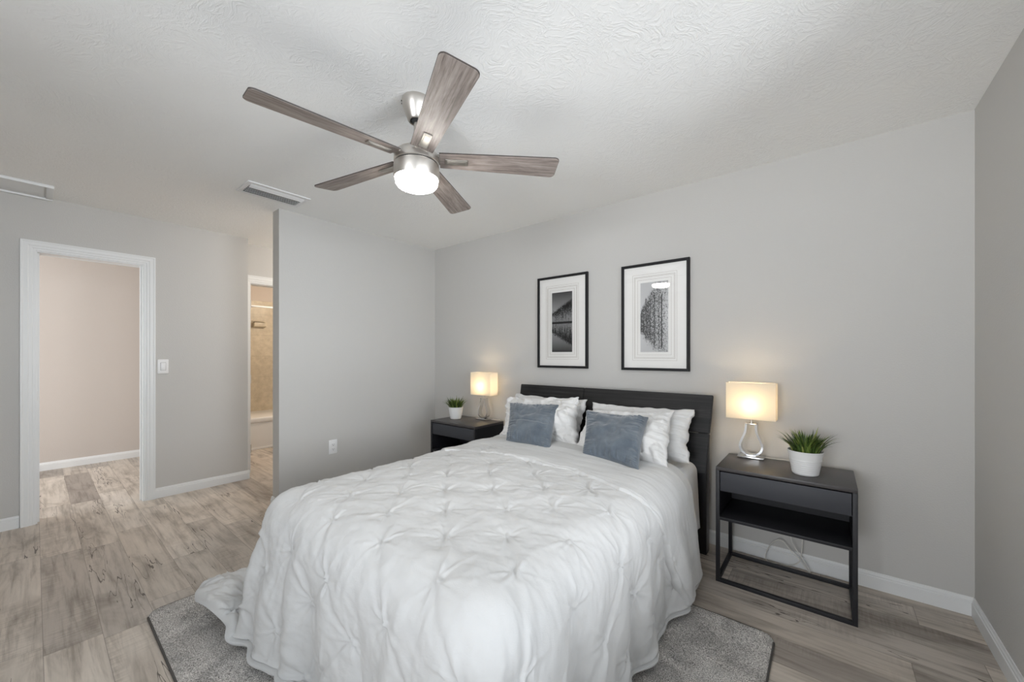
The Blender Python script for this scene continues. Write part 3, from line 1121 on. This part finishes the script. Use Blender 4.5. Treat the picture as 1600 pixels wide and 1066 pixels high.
def closed_sheet(name, T, B):
    """closed body from a top and a bottom grid"""
    n, m = T.shape[:2]
    nn = n * m
    idx = np.arange(nn).reshape(n, m)
    q = np.stack([idx[:-1, :-1], idx[1:, :-1], idx[1:, 1:], idx[:-1, 1:]], axis=-1).reshape(-1, 4)
    ring = np.concatenate([idx[:-1, 0], idx[-1, :-1], idx[:0:-1, -1], idx[0, :0:-1]])
    nx_ = np.roll(ring, -1)
    qe = np.stack([nx_, ring, ring + nn, nx_ + nn], axis=-1)
    me = bpy.data.meshes.new(name)
    me.from_pydata(np.concatenate([T.reshape(-1, 3), B.reshape(-1, 3)]).tolist(), [], np.concatenate([q, q[:, ::-1] + nn, qe]).tolist())
    me.update()
    bm = bmesh.new(); bm.from_mesh(me)
    bmesh.ops.recalc_face_normals(bm, faces=bm.faces)
    bm.to_mesh(me); bm.free()
    return me


# duvet: a lofted, closed cloth
OV = 0.668
s, y = cloth_grid(-W0 - OV, W0 + OV, Y0 - OV - 0.01, 2.30, 0.0055)
d_hem = np.minimum(np.minimum(s + W0 + OV, W0 + OV - s), y - (Y0 - OV - 0.01))
d_head = 2.30 - y
# round off the fabric corners
cx_ = np.clip(np.abs(s) - W0 - OV + 0.22, 0, None)
cy_ = np.clip((Y0 - OV - 0.01 + 0.22) - y, 0, None)
cm, cl = np.maximum(cx_, cy_), np.hypot(cx_, cy_)
k_ = np.where(cl > 1e-9, cm / np.maximum(cl, 1e-9), 1.0)
s2 = np.sign(s) * (np.abs(s) - cx_ + cx_ * k_)
y2 = y + cy_ - cy_ * k_
X, Yy, Zz, e, a, dx_, dy_ = drape(s2, y2, 0.075)
ff = fold_field(a, e)
X = X + dx_ * ff
Yy = Yy + dy_ * ff
P = np.stack([X, Yy, Zz], axis=-1)
N = grid_normals(P)
if N[N.shape[0] // 2, 20, 2] < 0:
    N = -N
top_w, side_w = sstep(0.2, -0.1, e), sstep(0.02, 0.2, e)
D = pinch_field(s, y, s.min(), s.max(), y.min(), y.max(), 1.0) * (1.05 + 0.6 * side_w)
D = D + 0.005 * fbm(s * 5, y * 5, 21, 2) + 0.0016 * fbm(s * 8 + y * 6, (y - 0.5 * s) * 30, 31, 3) * top_w + 0.0020 * fbm(a * 26 + e * 4, e * 6, 41, 3) * side_w + 0.0019 * fbm(s * 22 + y * 9, y * 27, 43, 4)
tail = sstep(0.70, 0.85, e)
D = D + tail * (0.014 * fbm(s * 11 + 3, y * 11, 77, 3))
lo = rd(d_hem, 0.035) * rd(d_head, 0.05)
th_ = 0.018 + 0.016 * tail
T = P + N * ((D + th_) * lo)[..., None]
Bt = P - N * ((0.012 + 0 * D) * lo)[..., None]
for A_ in (T, Bt):
    A_[..., 2] = np.maximum(A_[..., 2], 0.019)
    A_[..., 2] -= 0.02 * (1 - sstep(0, 0.05, d_head)) * (e < 0.05)
    A_[..., 0] -= BX
    A_[..., 1] -= 1.6
duvet = thing('duvet', 'white pin-tucked duvet draped over the bed down to the rug, top edge turned back', 'duvet', (BX, 1.6, 0.0))
link_mesh('cover', closed_sheet('cover', T, Bt), M['duvet'], duvet, angle=None)

# turned-down band
s, y = cloth_grid(-W0 - OV + 0.01, W0 + OV - 0.01, 0.0, 1.0, 0.0065)
y = np.linspace(1, 0, 110)[None, :] + 0 * s[:, :1]
s = s[:, :1] + 0 * y
e_s = np.clip(np.abs(s) - W0, 0, None)
yh = 1.765 - 0.10 * (np.clip(np.abs(s), 0, W0) / W0) ** 2.5 + 0.30 * (e_s / OV) ** 1.1 + 0.012 * vnoise(s * 7, s * 0, 8) + 0.006 * vnoise(s * 19, s * 0, 9) + 0.003 * vnoise(s * 60, s * 0, 10)
yb = 2.315 - 0.05 * (e_s / OV) + 0.010 * vnoise(s * 6, s * 0 + 3, 12)
v_ = np.sin((y - 0.5) * PI) * 0.5 * 0.35 + 0.5 * 0.35 + y * 0.65      # denser at both edges
yf = yh + (yb - yh) * v_
X, Yy, Zz, e, a, dx_, dy_ = drape(s, yf)
bul = sstep(0.25, 0.66, e) * 0.035 * np.sin(PI * np.clip(v_, 0, 1)) ** 0.6
ffo = fold_field(a, e) * 0.5 + bul
X = X + dx_ * ffo
P = np.stack([X, Yy, Zz], axis=-1)
N = grid_normals(P)
if N[N.shape[0] // 2, 20, 2] < 0:
    N = -N
dh = (yf - yh)
db = (yb - yf)
d_end = np.clip(W0 + OV - 0.01 - np.abs(s), 0, None)
lo = rd(dh, 0.016) * rd(db, 0.05) * rd(d_end, 0.03)
wr = (0.0016 * fbm(s * 5 + 2, yf * 36 + 0.6 * np.sin(s * 5), 51, 3) + 0.0050 * fbm(s * 24 + yf * 8, yf * 22, 61, 3) * np.exp(-(dh / 0.04) ** 2)
      + 0.006 * fbm(s * 4.5, yf * 6, 71, 2) + 0.0022 * fbm(s * 20, yf * 13 + s * 8, 81, 3) * sstep(0.1, 0.4, e))
pip = -0.006 * np.exp(-((dh - 0.024) / 0.005) ** 2) * (0.5 + 0.5 * vnoise(s * 9, s * 0 + 7, 13))
T = P + N * ((0.030 + 0.018 * sstep(0.1, 0.45, e) + wr + pip) * lo)[..., None]
Bt = P + N * (0.012 * lo)[..., None]
for A_ in (T, Bt):
    A_[..., 2] = np.maximum(A_[..., 2], 0.020)
    A_[..., 0] -= BX
    A_[..., 1] -= 1.6
link_mesh('turned_down_edge', closed_sheet('turned_down_edge', T, Bt), M['duvet'], duvet, angle=None)

# sheet over the mattress at the head of the bed, hanging down both sides
ns_, ny_ = 260, 90
s, y = np.meshgrid(np.linspace(-1.02, 1.02, ns_), np.linspace(2.575, 1.95, ny_), indexing='ij')
RT2, ZT2, _ = drape_table(0.05, math.radians(84), 0.588, 0.0)
e = np.clip(np.abs(s) - 0.648, 0, None)
X = np.sign(s) * np.minimum(np.abs(s), 0.648) + np.sign(s) * lookup(RT2, e)
Zz = lookup(ZT2, e) - 0.05 * sstep(0.1, 0.37, e) * sstep(2.2, 2.57, y)
X = X + np.sign(s) * sstep(0.05, 0.37, e) * (0.010 * np.sin(y * 19 + 1) + 0.006 * vnoise(y * 8, e * 3, 5) - 0.012)
Zz = Zz + 0.004 * fbm(s * 9, y * 9, 4, 3) * (e < 0.01)
P = np.stack([X, y - 2.26, Zz], axis=-1)
o = link_mesh('bed_sheet', grid_mesh('bed_sheet', P, flip=True), M['sheet'], None, loc=(BX, 2.26, 0), angle=None)
tag(o, 'smooth white sheet hanging over the mattress side next to the headboard', 'sheet')
sm = o.modifiers.new('thickness', 'SOLIDIFY')
sm.thickness = 0.004
sm.offset = 1


def pillow(name, material, BL, BR, TL, TR, th, seed, label, cat, group, wr=1.0, pkw=1.0, tuck=0.0, flange=0.0, n=120, seam=None, crumple=0.0):
    BL, BR, TL, TR = (np.array(v, float) for v in (BL, BR, TL, TR))
    cen = (BL + BR + TL + TR) / 4
    u, v = np.meshgrid(np.linspace(-1, 1, n), np.linspace(-1, 1, n), indexing='ij')
    # denser sampling towards the seam
    u = np.sin(u * PI / 2) * 0.75 + u * 0.25
    v = np.sin(v * PI / 2) * 0.75 + v * 0.25
    edge_n = crumple * (0.035 * fbm(v * 3 + seed, u * 0.5, seed, 3) * np.abs(u) ** 4)
    edge_m = crumple * (0.045 * fbm(u * 3 + seed, v * 0.5, seed + 5, 3) * np.abs(v) ** 4)
    uu = u * (1 - 0.075 * (1 - v ** 2)) + np.sign(u) * edge_n
    vv = v * (1 - 0.085 * (1 - u ** 2)) + np.sign(v) * edge_m
    A = (uu + 1) / 2
    B = (vv + 1) / 2
    base = (BL[None, None] * ((1 - A) * (1 - B))[..., None] + BR[None, None] * (A * (1 - B))[..., None]
            + TL[None, None] * ((1 - A) * B)[..., None] + TR[None, None] * (A * B)[..., None])
    wv = (BR - BL + TR - TL); wv /= np.linalg.norm(wv)
    uv = (TL - BL + TR - BR); uv /= np.linalg.norm(uv)
    nv = np.cross(wv, uv); nv /= np.linalg.norm(nv)
    fu = np.clip(1 - (u / (1 - flange)) ** 2, 0, 1)
    fv = np.clip(1 - (v / (1 - flange)) ** 2, 0, 1)
    prof = (fu * fv) ** 0.40
    # sags a little: fuller towards the bottom
    prof = prof * (1 - 0.14 * v)
    sw = np.linalg.norm(BR - BL)
    sh = np.linalg.norm(TL - BL)
    xs, ys = u * sw / 2, v * sh / 2
    ed = np.minimum(1 - np.abs(u), 1 - np.abs(v))
    w1 = fbm(xs * 8, ys * 8, seed, 3) * 0.011 + np.abs(fbm(xs * 11 + ys * 7, ys * 10 - xs * 8, seed + 3, 2)) * 0.008
    pk = np.exp(-((1 - np.abs(u)) / 0.22) ** 1.2) * fbm(v * 15 + seed, np.abs(u) * 1.6, seed + 7, 2) * 0.012
    pk2 = np.exp(-((1 - np.abs(v)) / 0.20) ** 1.2) * fbm(u * 15 + seed, np.abs(v) * 1.6, seed + 8, 2) * 0.009
    d = (w1 + pkw * (pk + pk2) * np.clip(ed * 12, 0, 1)) * wr * np.clip(ed * 14, 0, 1)
    if tuck > 0:
        d = d + pinch_field(xs, ys, xs.min(), xs.max(), ys.min(), ys.max(), tuck, seed) * np.clip(ed * 8, 0, 1)
    if seam is not None:
        d = d - 0.006 * np.exp(-((ys - seam) / 0.006) ** 2) * sstep(0.0, 0.2, ed)
    tf = th * prof + d
    tb = th * 0.45 * prof + np.clip(ed * 14, 0, 1) * 0.3 * w1
    rim = 0.003
    F = base + nv * (np.maximum(tf, 0) + rim)[..., None]
    Bk = base - nv * (np.maximum(tb, 0) + rim)[..., None]
    F -= cen
    Bk -= cen
    nn = n * n
    V = np.concatenate([F.reshape(-1, 3), Bk.reshape(-1, 3)])
    idx = np.arange(nn).reshape(n, n)
    q = np.stack([idx[:-1, :-1], idx[1:, :-1], idx[1:, 1:], idx[:-1, 1:]], axis=-1).reshape(-1, 4)
    qb = q[:, ::-1] + nn
    ring = np.concatenate([idx[:-1, 0], idx[-1, :-1], idx[:0:-1, -1], idx[0, :0:-1]])
    nx_ = np.roll(ring, -1)
    qe = np.stack([nx_, ring, ring + nn, nx_ + nn], axis=-1)
    me = bpy.data.meshes.new(name)
    me.from_pydata(V.tolist(), [], np.concatenate([q, qb, qe]).tolist())
    me.update()
    o = link_mesh(name, me, material, None, loc=tuple(cen), angle=None)
    tag(o, label, cat, group)
    return o


WP = 'white bed pillows'
pillow('bed_pillow', M['sham'], (-2.0, 2.43, 0.62), (-1.36, 2.43, 0.62), (-2.06, 2.59, 0.93), (-1.375, 2.59, 0.92), 0.065, 3,
       'white pillow leaning on the left half of the headboard, behind the rumpled white sham', 'pillow', WP, 1.1, 0.5, crumple=1.0)
pillow('bed_pillow', M['sham'], (-1.28, 2.43, 0.62), (-0.615, 2.40, 0.62), (-1.335, 2.585, 0.905), (-0.632, 2.59, 0.915), 0.07, 8,
       'smooth white pillow at the right headboard end, lamp lit along its right edge', 'pillow', WP, 1.0, 0.6, crumple=0.9)
pillow('bed_pillow', M['sham'], (-1.93, 2.25, 0.635), (-1.255, 2.26, 0.635), (-2.03, 2.46, 0.90), (-1.375, 2.455, 0.958), 0.095, 12,
       'rumpled white pin-tucked sham between the left blue-grey cushion and the headboard', 'pillow', WP, 2.1, 0.5, 1.4, crumple=1.5)
pillow('bed_pillow', M['sham'], (-1.28, 2.24, 0.64), (-0.665, 2.18, 0.64), (-1.30, 2.44, 0.86), (-0.725, 2.46, 0.905), 0.07, 17,
       'white pin-tucked sham showing to the right of the right blue-grey cushion', 'pillow', WP, 1.5, 0.45, 1.4, crumple=0.9)
GP = 'blue-grey velvet cushions'
pillow('throw_cushion', M['velvet'], (-1.735, 2.075, 0.645), (-1.365, 2.07, 0.645), (-1.908, 2.33, 0.883), (-1.465, 2.33, 0.904), 0.058, 23,
       'blue-grey velvet cushion on the left half of the bed, nearer the far nightstand', 'cushion', GP, 0.8, seam=-0.01)
pillow('throw_cushion', M['velvet'], (-1.135, 2.07, 0.648), (-0.765, 2.00, 0.648), (-1.249, 2.33, 0.883), (-0.832, 2.33, 0.879), 0.058, 29,
       'blue-grey velvet cushion on the right half of the bed, in front of the pin-tucked sham', 'cushion', GP, 0.9)

# ------------------------------------------------------------------ nightstands
def make_nightstand(loc, label):
    t = thing('nightstand', label, 'nightstand', loc, 0, 'pair of black nightstands')
    Wd, Dp, Ht, q = 0.592, 0.38, 0.636, 0.019
    b = MB(); b.box(0, Wd, 0, Dp, Ht - 0.019, Ht, 0.0015); b.build('top', M['anthracite_top'], t)
    for x in (0, Wd - q):
        for y in (0, Dp - q):
            b = MB(); b.box(x, x + q, y, y + q, 0, Ht - 0.0195, 0.0012); b.build('leg', M['anthracite'], t)
    for y in (0, Dp - q):
        b = MB(); b.box(q, Wd - q, y, y + q, 0, q, 0.0012); b.build('bottom_rail', M['anthracite'], t)
    for x in (0, Wd - q):
        b = MB(); b.box(x, x + q, q, Dp - q, 0, q, 0.0012); b.build('bottom_rail', M['anthracite'], t)
    for x in (0.001, Wd - q + 0.001):
        b = MB(); b.box(x, x + q - 0.002, q, Dp - q, 0.345, Ht - 0.0195); b.build('side_panel', M['anthracite'], t)
    b = MB(); b.box(q, Wd - q, 0.001, Dp - q, 0.345, 0.362, 0.001); b.build('shelf', M['anthracite'], t)
    b = MB(); b.box(q, Wd - q, Dp - q, Dp - 0.007, 0.345, Ht - 0.0195); b.build('back_panel', M['anthracite'], t)
    b = MB(); b.box(q, Wd - q, 0.02, Dp - q, 0.500, 0.508); b.build('drawer_base', M['anthracite'], t)
    b = MB(); b.box(q + 0.003, Wd - q - 0.003, 0.004, 0.022, 0.507, Ht - 0.0255, 0.0012); b.build('drawer_front', M['drawer'], t)
    return t


NSR = (-0.478, 2.39, 0)
NSL = (-2.939, 2.39, 0)
ns1 = make_nightstand(NSR, 'open-frame black nightstand to the right of the bed, carrying the near lamp and plant')
dup(ns1, NSL, 'black nightstand in the far corner left of the bed, half hidden by the duvet')
TT = 0.6365

# ------------------------------------------------------------------ table lamps
def make_lamp(loc, label):
    t = thing('table_lamp', label, 'table lamp', loc, 0, 'pair of chrome table lamps')
    b = MB(); b.box(-0.068, 0.068, -0.05, 0.05, 0, 0.012, 0.002); b.build('base', M['chrome'], t)
    # pear-shaped loop of flat chrome strip
    half = [(0.0, 0.0), (0.020, 0.0025), (0.036, 0.010), (0.049, 0.024), (0.0565, 0.044), (0.056, 0.064), (0.048, 0.088), (0.038, 0.112), (0.030, 0.136), (0.0265, 0.160), (0.0255, 0.186)]
    full = [(-x, z) for x, z in half[::-1]][:-1] + half
    # Catmull-Rom refine
    pts = []
    for i in range(len(full) - 1):
        p0, p1, p2, p3 = full[max(i - 1, 0)], full[i], full[i + 1], full[min(i + 2, len(full) - 1)]
        for k in range(5):
            u = k / 5
            pts.append(tuple(0.5 * ((2 * p1[c]) + (-p0[c] + p2[c]) * u + (2 * p0[c] - 5 * p1[c] + 4 * p2[c] - p3[c]) * u * u + (-p0[c] + 3 * p1[c] - 3 * p2[c] + p3[c]) * u ** 3) for c in (0, 1)))
    pts.append(full[-1])
    b = MB()
    th = 0.0055
    hw = 0.024
    rings = []
    for i, p in enumerate(pts):
        a_, c_ = pts[max(i - 1, 0)], pts[min(i + 1, len(pts) - 1)]
        tx, tz = c_[0] - a_[0], c_[1] - a_[1]
        l = math.hypot(tx, tz)
        nx_, nz_ = -tz / l, tx / l
        z0 = 0.0125 + th
        rings.append([b.bm.verts.new((p[0] + nx_ * sg * th, yy_, p[1] + nz_ * sg * th + z0)) for sg, yy_ in ((-1, -hw), (1, -hw), (1, hw), (-1, hw))])
    for A_, B_ in zip(rings, rings[1:]):
        for k in range(4):
            j = (k + 1) % 4
            b.bm.faces.new((A_[k], A_[j], B_[j], B_[k]))
    b.bm.faces.new(rings[0][::-1]); b.bm.faces.new(rings[-1])
    b.build('pear_loop', M['chrome'], t, angle=40)
    b = MB(); b.box(-0.030, 0.030, -0.025, 0.025, 0.2015, 0.208, 0.0015); b.build('cap', M['chrome'], t)
    b = MB(); b.lathe([(0, 0.208), (0.008, 0.208), (0.008, 0.232), (0.013, 0.234), (0.013, 0.275), (0, 0.275)], seg=20); b.build('socket_stem', M['nickel'], t)
    b = MB()
    w, d, z0, z1, k = 0.127, 0.055, 0.238, 0.451, 0.0012
    b.box(-w, w, -d, -d + k, z0, z1); b.box(-w, w, d - k, d, z0, z1)
    b.box(-w, -w + k, -d + k, d - k, z0, z1); b.box(w - k, w, -d + k, d - k, z0, z1)
    b.build('shade', M['shade'], t, smooth=False)
    for zz in (z0, z1):
        b = MB()
        b.tube([(-w, -d, zz), (w, -d, zz), (w, d, zz), (-w, d, zz), (-w, -d, zz)], 0.0016, 6)
        b.build('shade_rim', M['shade'], t)
    b = MB()
    b.tube([(-w + 0.002, 0, z0 + 0.03), (w - 0.002, 0, z0 + 0.03)], 0.0014, 6)
    b.build('shade_carrier', M['nickel'], t)
    b = MB(); b.lathe([(0, 0.275), (0.012, 0.277), (0.020, 0.295), (0.025, 0.318), (0.025, 0.332), (0.019, 0.350), (0.008, 0.358), (0, 0.359)], seg=24)
    b.build('bulb', M['bulb'], t)
    return t


LR = (-0.352, 2.735, TT)
LL = (-2.560, 2.730, TT)
lamp1 = make_lamp(LR, 'lit chrome table lamp with a rectangular cream shade on the right nightstand')
lamp2 = dup(lamp1, LL, 'lit chrome table lamp with a rectangular cream shade on the far left nightstand')
LAMP_W = 3.3
for (x, y_, z) in (LR, LL):
    point('lamp_bulb_light', (x, y_, z + 0.335), LAMP_W, (1.0, 0.80, 0.56), 0.028)
# cords
def cord(name, paths, parent, r=0.0026):
    b = MB()
    for pts in paths:
        P_ = []
        for i in range(len(pts) - 1):
            p0, p1, p2, p3 = pts[max(i - 1, 0)], pts[i], pts[i + 1], pts[min(i + 2, len(pts) - 1)]
            for k in range(6):
                u = k / 6
                P_.append([0.5 * ((2 * p1[c]) + (-p0[c] + p2[c]) * u + (2 * p0[c] - 5 * p1[c] + 4 * p2[c] - p3[c]) * u * u + (-p0[c] + 3 * p1[c] - 3 * p2[c] + p3[c]) * u ** 3) for c in range(3)])
        P_.append(list(pts[-1]))
        b.tube(P_, r, 8)
    return b.build(name, M['cord'], parent)


off3 = lambda pts: [(p[0] - LR[0], p[1] - LR[1], p[2] - LR[2]) for p in pts]
cord('cord', [
    off3([(-0.30, 2.765, 0.641), (-0.26, 2.77, 0.640), (-0.217, 2.772, 0.640), (-0.18, 2.776, 0.640), (-0.165, 2.782, 0.628), (-0.162, 2.786, 0.55), (-0.165, 2.788, 0.35), (-0.161, 2.79, 0.192), (-0.142, 2.79, 0.138), (-0.113, 2.79, 0.09), (-0.088, 2.79, 0.049), (-0.07, 2.79, 0.012), (-0.074, 2.802, 0.006), (-0.1, 2.80, 0.04), (-0.127, 2.80, 0.076), (-0.164, 2.80, 0.109), (-0.194, 2.80, 0.145), (-0.223, 2.80, 0.153), (-0.251, 2.80, 0.127), (-0.274, 2.80, 0.086), (-0.287, 2.80, 0.031), (-0.271, 2.80, 0.004), (-0.22, 2.815, 0.004), (-0.164, 2.812, 0.014), (-0.122, 2.81, 0.051), (-0.110, 2.812, 0.122), (-0.107, 2.82, 0.19), (-0.107, 2.835, 0.30), (-0.107, 2.845, 0.34)])], lamp1, 0.0024)
cord('cord', [[(0.05, 0.03, 0.005), (0.10, 0.035, 0.0035), (0.15, 0.032, 0.0035), (0.165, 0.048, -0.01), (0.165, 0.052, -0.2), (0.15, 0.06, -0.45)]], lamp2, 0.0024)

# ------------------------------------------------------------------ potted grass plants
def make_plant(loc, label, scale, seed, ribs=True):
    t = thing('potted_plant', label, 'plant', loc, 0, 'small grass plants in white pots')
    r = random.Random(seed)
    prof = [(0, 0), (0.052, 0), (0.056, 0.003)]
    n = 44
    for i in range(n + 1):
        f = i / n
        z = 0.006 + f * 0.114
        rr = 0.0565 + f * 0.0195
        if ribs and f < 0.66:
            rr += 0.0016 * abs(math.sin(f / 0.66 * PI * 7))
        prof.append((rr, z))
    prof += [(0.0775, 0.1215), (0.0765, 0.1235), (0.0735, 0.1235), (0.0725, 0.121), (0.0715, 0.105), (0, 0.105)]
    b = MB(); b.lathe([(a * scale, z * scale) for a, z in prof], seg=56); b.build('pot', M['pot'], t, angle=50)
    b = MB(); b.lathe([(0, 0.112), (0.03, 0.114), (0.071, 0.108)], seg=32)
    for v in b.bm.verts:
        v.co *= scale
    b.build('soil', M['soil'], t)
    b = MB()
    for i in range(230):
        az = r.uniform(0, 2 * PI)
        rad = 0.058 * math.sqrt(r.random())
        bx, by = rad * math.cos(az + r.uniform(-0.6, 0.6)), rad * math.sin(az + r.uniform(-0.6, 0.6))
        lean = r.uniform(0.05, 0.5) + rad * 15 * r.uniform(0.5, 1.35)
        ln = r.uniform(0.07, 0.115) + rad * r.uniform(0.0, 0.7)
        wd = r.uniform(0.0022, 0.0042)
        dx, dy = math.cos(az), math.sin(az)
        p = Vector((bx, by, 0.108))
        k = 6
        prev = None
        for j in range(k + 1):
            f = j / k
            th = min(lean * (0.35 + 0.85 * f), 1.5)
            w = wd * (1 - f ** 2.2) * (0.6 + 0.8 * min(f * 3, 1)) + 0.0001
            sd = Vector((-dy, dx, 0)) * w
            cr = Vector((dx * -math.cos(th), dy * -math.cos(th), math.sin(th))) * w * 0.35
            row_ = [b.bm.verts.new((p + q_) * scale) for q_ in (-sd + cr, Vector((0, 0, 0)), sd + cr)]
            if prev:
                b.bm.faces.new((prev[0], prev[1], row_[1], row_[0]))
                b.bm.faces.new((prev[1], prev[2], row_[2], row_[1]))
            prev = row_
            p = p + Vector((dx * math.sin(th), dy * math.sin(th), math.cos(th))) * (ln / k)
    b.build('leaves', M['leaf'], t, angle=None)
    return t


make_plant((-0.085, 2.535, TT), 'grassy green plant in a ribbed white pot on the right nightstand beside the near lamp', 1.0, 5)
make_plant((-2.805, 2.59, TT), 'grassy green plant in a white pot on the far left nightstand', 0.93, 11)

# ------------------------------------------------------------------ framed pictures
def make_picture(x0, z0, w, h, label, pm):
    t = thing('framed_picture', label, 'picture', (x0, YB - 0.001, z0), 0, 'pair of framed tree photographs')
    fw, fd = 0.019, 0.026
    b = MB()
    ring = [(0.0, 0.0), (0.0, -fd + 0.003), (0.003, -fd), (fw - 0.003, -fd), (fw, -fd + 0.003), (fw, -0.004), (fw, 0.0)]
    cs = []
    for (cx_, cz_, sx2, sz2) in ((0, 0, 1, 1), (w, 0, -1, 1), (w, h, -1, -1), (0, h, 1, -1)):
        cs.append([b.bm.verts.new((cx_ + sx2 * d, y_, cz_ + sz2 * d)) for d, y_ in ring])
    for i in range(4):
        A_, B_ = cs[i], cs[(i + 1) % 4]
        for k in range(len(ring)):
            j = (k + 1) % len(ring)
            b.bm.faces.new((A_[k], A_[j], B_[j], B_[k]))
    b.build('frame', M['frame_black'], t, smooth=False)
    cx_, cz_ = w / 2, h / 2 - 0.003
    pw, ph = 0.1, 0.2555
    b = MB(); b.box(0.004, w - 0.004, -0.010, -0.002, 0.004, h - 0.004)
    board = b.build('mat_board', M['mat_board'], t, smooth=False)
    # grooves cut in the mat around the print
    b = MB()
    for mx_, mz_, th_ in ((0.022, 0.022, 0.0011), (0.040, 0.040, 0.0011), (0.047, 0.047, 0.0014), (0.060, 0.062, 0.0010)):
        xa, xb, za, zb = cx_ - pw - mx_, cx_ + pw + mx_, cz_ - ph - mz_, cz_ + ph + mz_
        for bx in ((xa, xb, za, za + th_), (xa, xb, zb - th_, zb), (xa, xa + th_, za + th_, zb - th_), (xb - th_, xb, za + th_, zb - th_)):
            b.box(bx[0], bx[1], -0.0108, -0.0098, bx[2], bx[3])
    b.build('groove', M['bevel_line'], board, smooth=False)
    b = MB(); b.box(0, 2 * pw, -0.0006, 0, 0, 2 * ph)
    b.build('print', pm, t, loc=(cx_ - pw, -0.0102, cz_ - ph), smooth=False)
    b = MB(); b.bm.faces.new([b.bm.verts.new(p) for p in ((fw - 0.004, -0.018, fw - 0.004), (w - fw + 0.004, -0.018, fw - 0.004), (w - fw + 0.004, -0.018, h - fw + 0.004), (fw - 0.004, -0.018, h - fw + 0.004))])
    b.build('glass', M['glass'], t, smooth=False)
    return t


make_picture(-2.001, 1.146, 0.495, 0.79, 'black framed photograph of a row of trees mirrored in dark water, above the left pillows', M['print_lake'])
make_picture(-1.217, 1.143, 0.489, 0.787, 'black framed pale photograph of bare misty trees, with the fan light reflected in its glass', M['print_mist'])
